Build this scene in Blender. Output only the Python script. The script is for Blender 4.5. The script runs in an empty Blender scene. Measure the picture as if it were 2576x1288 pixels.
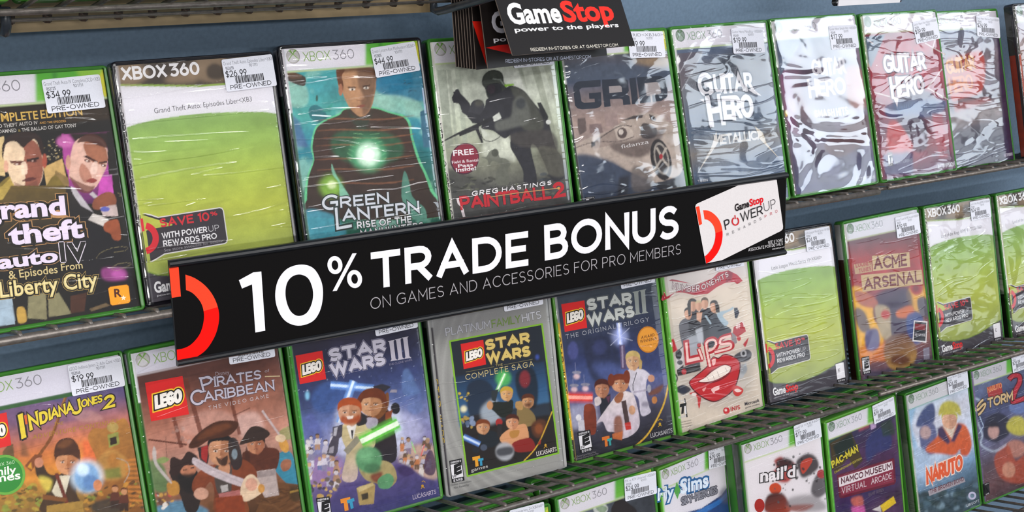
import bpy, bmesh, math, random
import numpy as np
from mathutils import Vector, Matrix
from mathutils.geometry import tessellate_polygon

S = bpy.context.scene
COL = S.collection
# ------------------------------------------------------------------ camera
cam = bpy.data.objects.new('camera', bpy.data.cameras.new('camera'))
COL.objects.link(cam)
cam.data.sensor_width = 36.0
cam.data.lens = 47.4355
cam.data.clip_start = 0.01
CR, CU, CF = (0.823467, -0.563583, 0.065391), (0.141673, 0.315857, 0.938170), (0.549391, 0.763288, -0.339942)
cam.matrix_world = Matrix(((CR[0], CU[0], -CF[0], -0.031122), (CR[1], CU[1], -CF[1], -0.936154),
                           (CR[2], CU[2], -CF[2], 0.407471), (0, 0, 0, 1)))
S.camera = cam
# ------------------------------------------------------------------ world, lamps, exposure
S.view_settings.view_transform = 'Standard'
S.view_settings.look = 'None'
S.view_settings.gamma = 1.0
S.view_settings.use_curve_mapping = False
S.view_settings.exposure = -0.76
S.cycles.transparent_max_bounces = 24
S.cycles.max_bounces = 8
S.cycles.sample_clamp_indirect = 4.0
W = bpy.data.worlds.new('shop_ambience'); S.world = W
W.use_nodes = True
W.node_tree.nodes['Background'].inputs[0].default_value = (0.92, 0.95, 1.0, 1)
W.node_tree.nodes['Background'].inputs[1].default_value = 0.62

def area(name, loc, target, sx, sy, power, col):
    l = bpy.data.lights.new(name, 'AREA'); l.shape = 'RECTANGLE'; l.size = sx; l.size_y = sy
    l.energy = power; l.color = col
    o = bpy.data.objects.new(name, l); COL.objects.link(o)
    o.location = loc
    o.rotation_euler = (Vector(target) - Vector(loc)).to_track_quat('-Z', 'Y').to_euler()
    return o
# rows of ceiling fluorescents over the aisle, the farthest two added to light the back panel, and the shop window far along on the right
for lx, ly, pw in ((-1.3, -1.7, 54), (1.65, -2.2, 40), (-2.0, -3.6, 86), (-.5, -3.6, 72), (-2.2, -6.6, 215), (-.4, -6.6, 195)):
    area('ceiling_fluorescent', (lx, ly, 1.75), (lx, ly + .6, 0), 1.2, 0.30, pw, (1.0, .985, .98))
area('shop_window_and_fill', (4.76, -2.9, 1.62), (1.0, 0, 0.1), 1.7, 1.0, 88, (.80, .90, 1.0))
area('shop_window_and_fill', (4.6, -3.1, 0.52), (1.0, 0, 0.0), 1.7, 1.0, 24, (.84, .92, 1.0))  # unseen lower area light, added to haze the second-row sleeves on the right

# ------------------------------------------------------------------ helpers
def lin(c):
    if isinstance(c, str):
        c = c.lstrip('#')
        if len(c) == 3: c = ''.join(k * 2 for k in c)
        c = [int(c[i:i + 2], 16) / 255 for i in (0, 2, 4)]
    c = np.asarray(c, float)
    return np.where(c <= .04045, c / 12.92, ((c + .055) / 1.055) ** 2.4)

def homography(src, dst):
    A = []
    for (x, y), (u, v) in zip(src, dst):
        A.append([x, y, 1, 0, 0, 0, -u * x, -u * y, -u]); A.append([0, 0, 0, x, y, 1, -v * x, -v * y, -v])
    return np.linalg.svd(np.array(A, float))[2][-1].reshape(3, 3)

def curve_pts(P, closed=True, k=6):
    P = np.asarray(P, float); n = len(P); o = []
    for i in range(n if closed else n - 1):
        if closed: a, b, c, d = P[i - 1], P[i], P[(i + 1) % n], P[(i + 2) % n]
        else: a, b, c, d = P[max(i - 1, 0)], P[i], P[i + 1], P[min(i + 2, n - 1)]
        for t in np.arange(k) / k:
            o.append(.5 * (2 * b + (c - a) * t + (2 * a - 5 * b + 4 * c - d) * t * t + (3 * b - a - 3 * c + d) * t ** 3))
    if not closed: o.append(P[-1])
    return np.array(o)

def fbm(w, h, sx, sy, seed, octv=4):
    r = np.random.RandomState(seed); out = np.zeros((h, w)); amp = 1; tot = 0
    for o in range(octv):
        nx, ny = max(2, int(sx * 2 ** o)) + 2, max(2, int(sy * 2 ** o)) + 2
        g = r.rand(ny, nx)
        xs = np.linspace(0, nx - 1.001, w); ys = np.linspace(0, ny - 1.001, h)
        xi, yi = xs.astype(int), ys.astype(int); fx, fy = xs - xi, ys - yi
        fx = fx * fx * (3 - 2 * fx); fy = (fy * fy * (3 - 2 * fy))[:, None]
        a = g[np.ix_(yi, xi)] * (1 - fx) + g[np.ix_(yi, xi + 1)] * fx
        b = g[np.ix_(yi + 1, xi)] * (1 - fx) + g[np.ix_(yi + 1, xi + 1)] * fx
        out += amp * (a * (1 - fy) + b * fy); tot += amp; amp *= .55
    return out / tot

def blur1(m, k):
    if k < 1: return m
    for ax in (0, 1):
        p = np.pad(m, [(k + 1, k) if i == ax else (0, 0) for i in (0, 1)], mode='edge')
        c = np.cumsum(p, axis=ax)
        n = 2 * k + 1
        m = (c[n:] - c[:-n]) / n if ax == 0 else (c[:, n:] - c[:, :-n]) / n
    return m

# ---- a plain stroke alphabet (round gothic), used with any weight; cap height 1
def arc(cx, cy, rx, ry, a0, a1, n=10):
    return [(cx + rx * math.cos(math.radians(a0 + (a1 - a0) * i / n)), cy + ry * math.sin(math.radians(a0 + (a1 - a0) * i / n))) for i in range(n + 1)]
GL = {
 'A': (.84, [[(0, 0), (.42, 1), (.84, 0)], [(.15, .32), (.69, .32)]]),
 'B': (.66, [[(0, 0), (0, 1), (.36, 1)] + arc(.36, .76, .25, .24, 90, -90, 8) + [(0, .52)], [(.3, .52), (.38, .52)] + arc(.38, .26, .28, .26, 90, -90, 8) + [(0, 0)]]),
 'C': (.8, [arc(.48, .5, .48, .5, 45, 315, 18)]),
 'D': (.78, [[(0, 0), (0, 1), (.32, 1)] + arc(.32, .5, .46, .5, 90, -90, 12) + [(0, 0)]]),
 'E': (.58, [[(.58, 1), (0, 1), (0, 0), (.58, 0)], [(0, .52), (.5, .52)]]),
 'F': (.56, [[(.56, 1), (0, 1), (0, 0)], [(0, .5), (.5, .5)]]),
 'G': (.86, [arc(.48, .5, .48, .5, 45, 305, 16) + [(.84, .12), (.84, .48), (.5, .48)]]),
 'H': (.72, [[(0, 0), (0, 1)], [(.72, 0), (.72, 1)], [(0, .52), (.72, .52)]]),
 'I': (.0, [[(0, 0), (0, 1)]]),
 'J': (.5, [[(.5, 1), (.5, .28)] + arc(.24, .28, .26, .28, 0, -150, 8)]),
 'K': (.68, [[(0, 0), (0, 1)], [(.66, 1), (0, .38)], [(.24, .6), (.68, 0)]]),
 'L': (.54, [[(0, 1), (0, 0), (.54, 0)]]),
 'M': (.86, [[(0, 0), (0, 1), (.43, .3), (.86, 1), (.86, 0)]]),
 'N': (.74, [[(0, 0), (0, 1), (.74, 0), (.74, 1)]]),
 'O': (.96, [arc(.48, .5, .48, .5, 0, 360, 26)]),
 'P': (.62, [[(0, 0), (0, 1), (.34, 1)] + arc(.34, .72, .28, .28, 90, -90, 8) + [(0, .44)]]),
 'Q': (.96, [arc(.48, .5, .48, .5, 0, 360, 26), [(.56, .3), (.92, -.06)]]),
 'R': (.66, [[(0, 0), (0, 1), (.36, 1)] + arc(.36, .72, .28, .28, 90, -90, 8) + [(0, .44)], [(.32, .44), (.66, 0)]]),
 'S': (.62, [arc(.31, .75, .29, .25, 35, 270, 12) + arc(.31, .25, .31, .25, 90, -145, 12)]),
 'T': (.7, [[(0, 1), (.7, 1)], [(.35, 1), (.35, 0)]]),
 'U': (.72, [[(0, 1), (0, .36)] + arc(.36, .36, .36, .36, 180, 360, 12) + [(.72, 1)]]),
 'V': (.8, [[(0, 1), (.4, 0), (.8, 1)]]),
 'W': (1.16, [[(0, 1), (.3, 0), (.58, 1), (.86, 0), (1.16, 1)]]),
 'X': (.74, [[(0, 0), (.74, 1)], [(0, 1), (.74, 0)]]),
 'Y': (.74, [[(0, 1), (.37, .46), (.74, 1)], [(.37, .46), (.37, 0)]]),
 'Z': (.66, [[(0, 1), (.66, 1), (0, 0), (.66, 0)]]),
 '0': (.68, [arc(.34, .5, .34, .5, 0, 360, 24)]),
 '1': (.22, [[(0, .84), (.22, 1), (.22, 0)]]),
 '2': (.6, [arc(.3, .7, .29, .3, 160, -35, 10) + [(0, 0), (.62, 0)]]),
 '3': (.6, [[(.03, 1), (.57, 1), (.25, .6)] + arc(.27, .31, .33, .31, 75, -140, 12)]),
 '4': (.66, [[(.52, 0), (.52, 1), (0, .28), (.68, .28)]]),
 '5': (.6, [[(.54, 1), (.08, 1), (.05, .55)] + arc(.27, .32, .32, .32, 115, -140, 12)]),
 '6': (.62, [arc(.31, .32, .31, .32, 0, 360, 18), [(.02, .42), (.4, 1)]]),
 '7': (.6, [[(0, 1), (.6, 1), (.18, 0)]]),
 '8': (.6, [arc(.3, .76, .26, .24, 0, 360, 16), arc(.3, .27, .3, .27, 0, 360, 18)]),
 '9': (.62, [arc(.31, .68, .31, .32, 0, 360, 18), [(.6, .58), (.22, 0)]]),
 '%': (1.0, [arc(.2, .76, .2, .22, 0, 360, 16), arc(.84, .24, .2, .22, 0, 360, 16), [(.84, 1), (.2, 0)]]),
 '$': (.62, [arc(.31, .73, .29, .2, 35, 270, 12) + arc(.31, .29, .31, .24, 90, -145, 12), [(.31, -.08), (.31, 1.08)]]),
 '.': (.0, [[(0, 0), (0, .06)]]), '-': (.4, [[(0, .48), (.4, .48)]]), ':': (.0, [[(0, .1), (0, .16)], [(0, .6), (0, .66)]]),
 '&': (.74, [[(.74, 0), (.18, .66)] + arc(.34, .8, .18, .2, 200, -20, 8) + [(.1, .38)] + arc(.28, .24, .28, .24, 150, 330, 8) + [(.7, .42)]]),
 "'": (.0, [[(0, .8), (0, 1)]]), '#': (.7, [[(.1, 0), (.25, 1)], [(.45, 0), (.6, 1)], [(0, .33), (.66, .33)], [(.04, .67), (.7, .67)]]),
 '!': (0, [[(0, 0), (0, .06)], [(0, .3), (0, 1)]]), '<': (.5, [[(.5, .1), (0, .5), (.5, .9)]]),
}
def ribbon(P, w, closed=False):
    """quads of a constant-width mitred stroke"""
    P = [np.asarray(p, float) for p in P]
    Q = [P[0]] + [p for a, p in zip(P, P[1:]) if np.hypot(*(p - a)) > 1e-6]
    if len(Q) < 2: return []
    n = len(Q); D = []
    for i in range(n - 1):
        d = Q[i + 1] - Q[i]; D.append(d / np.hypot(*d))
    loop = np.hypot(*(Q[0] - Q[-1])) < 1e-4
    L, R = [], []
    for i in range(n):
        d0 = D[i - 1] if i > 0 else (D[-1] if loop else D[0]); d1 = D[i] if i < n - 1 else (D[0] if loop else D[-1])
        m = d0 + d1
        if np.hypot(*m) < .35: m = d1 * 1.0
        m = m / np.hypot(*m); nn = np.array([-m[1], m[0]]); k = w / 2 / max(.42, abs(m @ d1))
        p = Q[i]
        if not loop and i == 0: p = p
        L.append(p + nn * k); R.append(p - nn * k)
    return [[L[i], R[i], R[i + 1], L[i + 1]] for i in range(n - 1)]

_bf = {}
def bfont_polys(s, off=0.0, shear=0.0):
    key = (s, round(off, 3), shear)
    if key in _bf: return _bf[key]
    cu = bpy.data.curves.new('lettering', 'FONT'); cu.body = s; cu.offset = off; cu.shear = shear; cu.resolution_u = 3
    cu.fill_mode = 'FRONT'
    ob = bpy.data.objects.new('lettering', cu); COL.objects.link(ob)
    me = bpy.data.meshes.new_from_object(ob.evaluated_get(bpy.context.evaluated_depsgraph_get()))
    V = np.array([v.co[:2] for v in me.vertices]) if len(me.vertices) else np.zeros((0, 2)); F = [tuple(p.vertices) for p in me.polygons]
    bpy.data.objects.remove(ob); bpy.data.curves.remove(cu); bpy.data.meshes.remove(me)
    _bf[key] = (V, F); return _bf[key]

class Art:
    """printed artwork of one flat card: a fine coloured grid plus crisp layers; coordinates are traced on the card's own
    photographed outline (quad) and carried to millimetres on the card"""
    def __init__(s, quad, w=135., h=190., box=None, res=1.0):
        s.H = homography(quad, [(0, 0), (w, 0), (w, h), (0, h)]) if quad else np.eye(3)
        s.w, s.h = w, h
        s.box = box or (0, 0, w, h)
        s.verts, s.faces, s.cols, s.lay = [], [], [], 0
        s.nv = 0; s.ux = s.uy = 0
        if res:
            x0, y0, x1, y1 = s.box
            s.nx, s.ny = int((x1 - x0) / res) + 1, int((y1 - y0) / res) + 1
            s.gx, s.gy = np.linspace(x0, x1, s.nx), np.linspace(y0, y1, s.ny)
            s.img = np.zeros((s.ny, s.nx, 3)); s.res = res
        else: s.img = None
    def m(s, P):
        P = np.asarray(P, float).reshape(-1, 2)
        q = np.c_[P, np.ones(len(P))] @ s.H.T
        return q[:, :2] / q[:, 2:]
    # -- soft paint on the grid
    def fill(s, c): s.img[:] = lin(c)
    def grad(s, a, b, cs):
        a, b = s.m([a])[0], s.m([b])[0]; d = b - a
        t = ((s.gx[None] - a[0]) * d[0] + (s.gy[:, None] - a[1]) * d[1]) / (d @ d)
        t = np.clip(t, 0, 1) * (len(cs) - 1); C = np.array([lin(c) for c in cs])
        i = np.minimum(t.astype(int), len(cs) - 2); f = (t - i)[..., None]
        s.img[:] = C[i] * (1 - f) + C[i + 1] * f
    def mask(s, Q):
        Q = np.asarray(Q); x0, y0 = Q.min(0) - s.res; x1, y1 = Q.max(0) + s.res
        i0, i1 = np.searchsorted(s.gx, x0), np.searchsorted(s.gx, x1)
        j0, j1 = np.searchsorted(s.gy, y0), np.searchsorted(s.gy, y1)
        M = np.zeros((s.ny, s.nx))
        if i1 <= i0 or j1 <= j0: return M
        acc = 0
        for dx in (-.25, .25):
            for dy in (-.25, .25):
                X = s.gx[None, i0:i1] + dx * s.res; Y = s.gy[j0:j1, None] + dy * s.res
                ins = np.zeros((j1 - j0, i1 - i0), bool)
                for (ax, ay), (bx, by) in zip(Q, np.roll(Q, -1, 0)):
                    if ay == by: continue
                    c = ((ay > Y) != (by > Y)); ins ^= c & (X < (bx - ax) * (Y - ay) / (by - ay) + ax)
                acc = acc + ins
        M[j0:j1, i0:i1] = acc / 4
        return M
    def put(s, M, c, b, a):  # b: edge softness, in the units of the shape
        if b:
            q = s.m([(s.ux, s.uy), (s.ux + 1, s.uy), (s.ux, s.uy + 1)]); b = b * (np.hypot(*(q[1] - q[0])) + np.hypot(*(q[2] - q[0]))) / 2
            k = int(round(b / s.res * .6)); M = blur1(blur1(M, k), k) if k else M
        if isinstance(c, (tuple, list)) and not isinstance(c[0], (int, float)):
            j = np.nonzero(M.max(1) > .02)[0]
            if len(j) == 0: return
            t = np.clip((np.arange(s.ny) - j[0]) / max(1, j[-1] - j[0]), 0, 1)[:, None, None] * (len(c) - 1)
            C = np.array([lin(k) for k in c]); i = np.minimum(t.astype(int), len(c) - 2); f = t - i
            c = (C[i[..., 0]] * (1 - f) + C[i[..., 0] + 1] * f)
        else: c = lin(c)
        M = (M * a)[..., None]; s.img = s.img * (1 - M) + c * M
    def p(s, P, c, b=0, a=1, k=0):
        P = np.asarray(P, float).reshape(-1, 2)
        if k: P = curve_pts(P, True, 5)
        s.put(s.mask(s.m(P)), c, b, a)
    def e(s, x, y, rx, ry, c, b=0, a=1, r=0):
        t = np.linspace(0, 2 * np.pi, 25)[:-1]; r = math.radians(r)
        X, Y = rx * np.cos(t), ry * np.sin(t)
        s.p(np.c_[x + X * math.cos(r) - Y * math.sin(r), y + X * math.sin(r) + Y * math.cos(r)], c, b, a)
    def l(s, P, w, c, b=0, a=1, k=0):
        P = np.asarray(P, float).reshape(-1, 2)
        if k: P = curve_pts(P, False, 5)
        M = 0
        for q in ribbon(P, w): M = np.maximum(M, s.mask(s.m(q)))
        if not np.isscalar(M): s.put(M, c, b, a)
    def n(s, sx, sy, seed, amt, c=None, thr=None):
        f = fbm(s.nx, s.ny, sx, sy, seed)
        f = (f - f.min()) / (f.max() - f.min())
        if c is None: s.img *= (1 + amt * 2 * (f - .5))[..., None].clip(0, 9)
        else:
            M = np.clip((f - thr) / .15, 0, 1)[..., None] * amt; s.img = s.img * (1 - M) + lin(c) * M
    def spots(s, P, n, rx, ry, cs, seed, b=0, a=1):
        """n small printed flecks inside outline P, in the colours cs"""
        r = random.Random(seed); P = np.asarray(P, float).reshape(-1, 2)
        for i in range(n):
            u, v = r.random(), r.random()
            q = (P[0] * (1 - u) + P[1] * u) * (1 - v) + (P[3] * (1 - u) + P[2] * u) * v
            f = r.uniform(.5, 1.4)
            s.e(q[0], q[1], rx * f, ry * f * r.uniform(.6, 1.3), r.choice(cs), b, a, r.uniform(-40, 40))
    # -- crisp layers
    def add(s, polys, c, zs=None):
        s.lay += 1
        for n_, q in enumerate(polys):
            q = np.asarray(q, float)
            k = len(q)
            z = s.lay + (zs[n_] if zs else 0); s.verts += [(a[0], a[1], z) for a in q]; s.cols += [lin(c)] * k
            s.faces.append(tuple(range(s.nv, s.nv + k))); s.nv += k
    def tri(s, Q):
        return [[Q[i] for i in t] for t in tessellate_polygon([[Vector((a[0], a[1], 0)) for a in Q]])]
    def v(s, P, c, k=0):
        P = np.asarray(P, float).reshape(-1, 2)
        if k: P = curve_pts(P, True, k if k > 1 else 6)
        s.add(s.tri(s.m(P)), c)
    def ring(s, x, y, r0, r1, c, a0=0, a1=360, ry=1):
        A = arc(x, y, r1, r1 * ry, a0, a1, 32); B = arc(x, y, r0, r0 * ry, a0, a1, 32)
        s.add([s.m([A[i], A[i + 1], B[i + 1], B[i]]) for i in range(32)], c)
    def disc(s, x, y, rx, ry, c, r=0):
        t = np.linspace(0, 2 * np.pi, 29)[:-1]; r = math.radians(r); X, Y = rx * np.cos(t), ry * np.sin(t)
        s.v(np.c_[x + X * math.cos(r) - Y * math.sin(r), y + X * math.sin(r) + Y * math.cos(r)], c)
    def L(s, P, w, c, k=0):
        P = np.asarray(P, float).reshape(-1, 2)
        if k: P = curve_pts(P, False, 5)
        s.add([s.m(q) for q in ribbon(P, w)], c)
    def t(s, txt, x0, y0, x1, y1, h, c, f='s', wt=.13, ol=None, sk=0, sp=.22, serif=0, bend=0, off=0):
        """lettering from baseline start to baseline end, cap height h (same units); f 's' stroke face, 'b' built-in face"""
        a, b = s.m([(x0, y0)])[0], s.m([(x1, y1)])[0]
        mid = np.array([(x0 + x1) / 2, (y0 + y1) / 2]); q0, q1 = s.m([mid, mid - [0, h]])
        u = (b - a); Lw = np.hypot(*u); u = u / Lw; nrm = np.array([u[1], -u[0]])
        hh = abs((q1 - q0) @ nrm)
        def place(X, Y, x):  # x in 0..1 along the word, for bending
            up = Y * hh
            px = X * Lw
            bz = bend * hh * (1 - (2 * X - 1) ** 2)
            return a + u * (px + sk * up) + nrm * (up + bz)
        for pas in ((1, 0) if ol else (0,)):
            col = ol[0] if pas else c; polys = []; zs = []
            if f == 's':
                x = 0; items = []
                for ch in txt:
                    if ch == ' ': x += .42; continue
                    w, st = GL[ch]; items.append((x, w, st)); x += w + sp + wt
                tot = x - sp
                ww = wt + (ol[1] * 2 if pas else 0)
                asp = (Lw / hh) / tot      # horizontal stretch of the face
                for (x, w, st) in items:
                    for pl in st:
                        P = [((x + wt / 2 + px) * asp, wt / 2 + py * (1 - wt)) for px, py in pl]
                        # square ends
                        if np.hypot(P[0][0] - P[-1][0], P[0][1] - P[-1][1]) > 1e-4:
                            for i, j in ((0, 1), (-1, -2)):
                                d = np.subtract(P[i], P[j]); dn = np.hypot(*d)
                                ext = (ww / 2) if abs(d[0]) < .05 * dn or abs(d[1]) < .05 * dn else ww * .25
                                P[i] = tuple(np.add(P[i], d / dn * ext))
                            if serif:
                                for i, j in ((0, 1), (-1, -2)):
                                    d = np.subtract(P[i], P[j])
                                    if abs(d[1]) > abs(d[0]) * .6:
                                        polys.append([place((P[i][0] + e) / (Lw / hh), P[i][1] + g, 0) for e, g in ((-serif, -wt * .25), (serif, -wt * .25), (serif, wt * .25), (-serif, wt * .25))])
                        n0 = len(zs); polys += [[place(q[0] / (Lw / hh), q[1], 0) for q in qd] for qd in ribbon(P, ww)]
                        zs += [.1 * (i % 7) for i in range(n0, len(polys))]
            else:
                V, F = bfont_polys(txt, off + (ol[1] if pas else 0))
                V0 = bfont_polys(txt, off)[0]
                xa, xb = V0[:, 0].min(), V0[:, 0].max()
                cap = .729
                for fc in F:
                    polys.append([place((V[i, 0] - xa) / (xb - xa), V[i, 1] / cap, 0) for i in fc])
            s.add(polys, col, zs or None)
    # -- to a mesh; local frame: x right, z up, y away from the viewer
    def mesh(s, name, mat, y=0.0, step=1.2e-5, extra=None):
        V, F, Cc = [], [], []
        base = 0
        if s.img is not None:
            GX, GY = np.meshgrid(s.gx, s.gy)
            V.append(np.c_[GX.ravel() / 1000, np.full(GX.size, y), (s.h - GY.ravel()) / 1000]); Cc.append(s.img.reshape(-1, 3))
            idx = np.arange(s.nx * s.ny).reshape(s.ny, s.nx)
            F4 = np.c_[idx[1:, :-1].ravel(), idx[1:, 1:].ravel(), idx[:-1, 1:].ravel(), idx[:-1, :-1].ravel()]
            base = GX.size
        if s.nv:
            A = np.array(s.verts); V.append(np.c_[A[:, 0] / 1000, y - A[:, 2] * step, (s.h - A[:, 1]) / 1000]); Cc.append(np.array(s.cols))
        if extra: V.append(np.array([e[0] for e in extra])); Cc.append(np.array([lin(e[1]) for e in extra]))
        V = np.vstack(V); Cc = np.vstack(Cc)
        loops, starts, tot = [], [], 0
        if s.img is not None:
            loops.append(F4.ravel()); starts.append(np.arange(len(F4)) * 4); tot = F4.size
        fl, fs = [], []
        for f in s.faces:
            P = [s.verts[i] for i in f]
            ar = sum(P[i - 1][0] * P[i][1] - P[i][0] * P[i - 1][1] for i in range(len(P)))
            f = f if ar < 0 else f[::-1]
            fs.append(tot + len(fl)); fl += [i + base for i in f]
        tot2 = tot + len(fl); eb = base + s.nv
        if extra:
            for i in range(0, len(extra), 4):
                fs.append(tot + len(fl)); fl += [eb + i, eb + i + 1, eb + i + 2, eb + i + 3]
        if fl: loops.append(np.array(fl)); starts.append(np.array(fs))
        loops = np.concatenate(loops).astype(np.int32); starts = np.concatenate(starts).astype(np.int32)
        me = bpy.data.meshes.new(name)
        me.vertices.add(len(V)); me.vertices.foreach_set('co', V.astype(np.float32).ravel())
        me.loops.add(len(loops)); me.loops.foreach_set('vertex_index', loops)
        me.polygons.add(len(starts)); me.polygons.foreach_set('loop_start', starts)
        at = me.color_attributes.new('Ink', 'FLOAT_COLOR', 'POINT')
        at.data.foreach_set('color', np.c_[Cc, np.ones(len(Cc))].astype(np.float32).ravel())
        me.update(calc_edges=True)
        me.materials.append(mat)
        return me

# ------------------------------------------------------------------ materials
def mat(name, col=(.5, .5, .5), rough=.5, metal=0, spec=.5, coat=0, noise=None, trans=0):
    m = bpy.data.materials.new(name); m.use_nodes = True
    N, Lk = m.node_tree.nodes, m.node_tree.links; b = N['Principled BSDF']
    c = lin(col) if isinstance(col, str) else np.array(col)
    b.inputs['Base Color'].default_value = (*c, 1); b.inputs['Roughness'].default_value = rough
    b.inputs['Metallic'].default_value = metal; b.inputs['Specular IOR Level'].default_value = spec
    b.inputs['Coat Weight'].default_value = coat; b.inputs['Coat Roughness'].default_value = .08
    if noise:
        sc, amt, bump = noise
        tc = N.new('ShaderNodeTexCoord'); nz = N.new('ShaderNodeTexNoise'); nz.inputs['Scale'].default_value = sc; nz.inputs['Detail'].default_value = 5
        Lk.new(tc.outputs['Object'], nz.inputs['Vector'])
        r = N.new('ShaderNodeValToRGB'); r.color_ramp.elements[0].position = .3; r.color_ramp.elements[1].position = .7
        r.color_ramp.elements[0].color = (*(c * (1 - amt)), 1); r.color_ramp.elements[1].color = (*np.minimum(c * (1 + amt), 1), 1)
        Lk.new(nz.outputs['Fac'], r.inputs['Fac']); Lk.new(r.outputs['Color'], b.inputs['Base Color'])
        if bump:
            bp = N.new('ShaderNodeBump'); bp.inputs['Strength'].default_value = bump; bp.inputs['Distance'].default_value = .002
            Lk.new(nz.outputs['Fac'], bp.inputs['Height']); Lk.new(bp.outputs['Normal'], b.inputs['Normal'])
    if trans:
        out = N['Material Output']; tl = N.new('ShaderNodeBsdfTranslucent'); tl.inputs['Color'].default_value = (*c, 1)
        mx = N.new('ShaderNodeMixShader'); mx.inputs[0].default_value = trans
        Lk.new(b.outputs[0], mx.inputs[1]); Lk.new(tl.outputs[0], mx.inputs[2]); Lk.new(mx.outputs[0], out.inputs[0])
    return m

def ink_mat(name, rough=.45, spec=.3):
    m = mat(name, rough=rough, spec=spec); N, Lk = m.node_tree.nodes, m.node_tree.links
    at = N.new('ShaderNodeVertexColor'); at.layer_name = 'Ink'
    tc = N.new('ShaderNodeTexCoord'); nz = N.new('ShaderNodeTexNoise'); nz.inputs['Scale'].default_value = 900; nz.inputs['Detail'].default_value = 2
    Lk.new(tc.outputs['Object'], nz.inputs['Vector'])
    mr = N.new('ShaderNodeMapRange'); mr.inputs['To Min'].default_value = .9; mr.inputs['To Max'].default_value = 1.1
    Lk.new(nz.outputs['Fac'], mr.inputs['Value'])
    vm = N.new('ShaderNodeVectorMath'); vm.operation = 'SCALE'
    Lk.new(at.outputs['Color'], vm.inputs[0]); Lk.new(mr.outputs[0], vm.inputs['Scale'])
    Lk.new(vm.outputs[0], N['Principled BSDF'].inputs['Base Color'])
    return m

def film_mat(name, f0, rough, layers):
    """clear plastic over a case: mostly see-through, glossy, creased. layers: (scale xyz, strength, distortion, ridged)"""
    m = bpy.data.materials.new(name); m.use_nodes = True
    N, Lk = m.node_tree.nodes, m.node_tree.links; N.remove(N['Principled BSDF']); out = N['Material Output']
    tr = N.new('ShaderNodeBsdfTransparent'); gl = N.new('ShaderNodeBsdfGlossy'); gl.inputs['Roughness'].default_value = rough
    mx = N.new('ShaderNodeMixShader'); lw = N.new('ShaderNodeFresnel'); lw.inputs['IOR'].default_value = 1.46
    mr = N.new('ShaderNodeMath'); mr.operation = 'MULTIPLY'; mr.use_clamp = True; mr.inputs[1].default_value = f0
    tc = N.new('ShaderNodeTexCoord'); oi = N.new('ShaderNodeObjectInfo'); prev = None
    off = N.new('ShaderNodeVectorMath'); off.operation = 'MULTIPLY_ADD'
    Lk.new(oi.outputs['Random'], off.inputs[0]); off.inputs[1].default_value = (3.1, 7.7, 5.3); Lk.new(tc.outputs['Object'], off.inputs[2])
    for (sc, st, dist, ridged) in layers:
        mp = N.new('ShaderNodeMapping'); mp.inputs['Scale'].default_value = sc
        Lk.new(off.outputs[0], mp.inputs['Vector'])
        nz = N.new('ShaderNodeTexNoise'); nz.inputs['Scale'].default_value = 1; nz.inputs['Detail'].default_value = 1.0
        nz.inputs['Distortion'].default_value = dist
        Lk.new(mp.outputs[0], nz.inputs['Vector']); h = nz.outputs['Fac']
        if ridged:
            s1 = N.new('ShaderNodeMath'); s1.operation = 'SUBTRACT'; s1.inputs[1].default_value = .5; Lk.new(h, s1.inputs[0])
            ab = N.new('ShaderNodeMath'); ab.operation = 'ABSOLUTE'; Lk.new(s1.outputs[0], ab.inputs[0])
            p = N.new('ShaderNodeMapRange'); p.inputs['From Max'].default_value = ridged; p.inputs['To Min'].default_value = 1; p.inputs['To Max'].default_value = 0
            p.interpolation_type = 'SMOOTHSTEP'
            Lk.new(ab.outputs[0], p.inputs['Value']); h = p.outputs[0]
        bp = N.new('ShaderNodeBump'); bp.inputs['Strength'].default_value = 1; bp.inputs['Distance'].default_value = st
        Lk.new(h, bp.inputs['Height'])
        if prev: Lk.new(prev, bp.inputs['Normal'])
        prev = bp.outputs['Normal']
    if prev: Lk.new(prev, gl.inputs['Normal']); Lk.new(prev, lw.inputs['Normal'])
    Lk.new(lw.outputs[0], mr.inputs[0]); Lk.new(mr.outputs[0], mx.inputs[0])
    Lk.new(tr.outputs[0], mx.inputs[1]); Lk.new(gl.outputs[0], mx.inputs[2]); Lk.new(mx.outputs[0], out.inputs[0])
    return m

M_INK = ink_mat('printed_card'); M_STICK = ink_mat('thermal_label', .6, .2); M_SIGN = ink_mat('printed_sign_board', .6, .08)
M_GREEN = mat('green_case_plastic', '4a9636', .28, noise=(35, .12, 0), trans=.35)
M_LIME = mat('bright_green_case_plastic', '72bb46', .25, noise=(35, .1, 0), trans=.4)
M_BLACK = mat('black_case_plastic', '17151c', .25, noise=(60, .3, 0))
M_CARTON = mat('silver_carton', '9a9a98', .4, noise=(80, .08, 0))
M_WIRE = mat('coated_grey_wire', '6f6862', .36, metal=.4, noise=(220, .25, .15))
M_DARKWIRE = mat('dark_coated_wire', '2f343b', .35, noise=(150, .2, 0))
M_BEIGE = mat('beige_painted_metal', '94805f', .5, noise=(120, .08, .05))
M_PANEL = mat('blue_grey_panel', '687d92', .6, noise=(260, .10, .12))
M_FLOOR = mat('grey_carpet', '55565a', .9, noise=(300, .3, .4))
M_SBLACK = mat('black_sign_plastic', '15171b', .35, noise=(90, .1, 0))
M_EDGE = mat('pale_card_edge', '77685e', .7, noise=(200, .15, 0))
F_CLEAN = film_mat('clear_case_sleeve', 1.0, .07, [((7, 7, 55), .00012, 1.0, .04), ((9, 9, 16), .0008, .3, 0)])
F_CREASE = film_mat('creased_clear_sleeve', 1.3, .06, [((5, 5, 60), .00022, 1.0, .05), ((10, 10, 22), .0012, .4, 0)])
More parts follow.
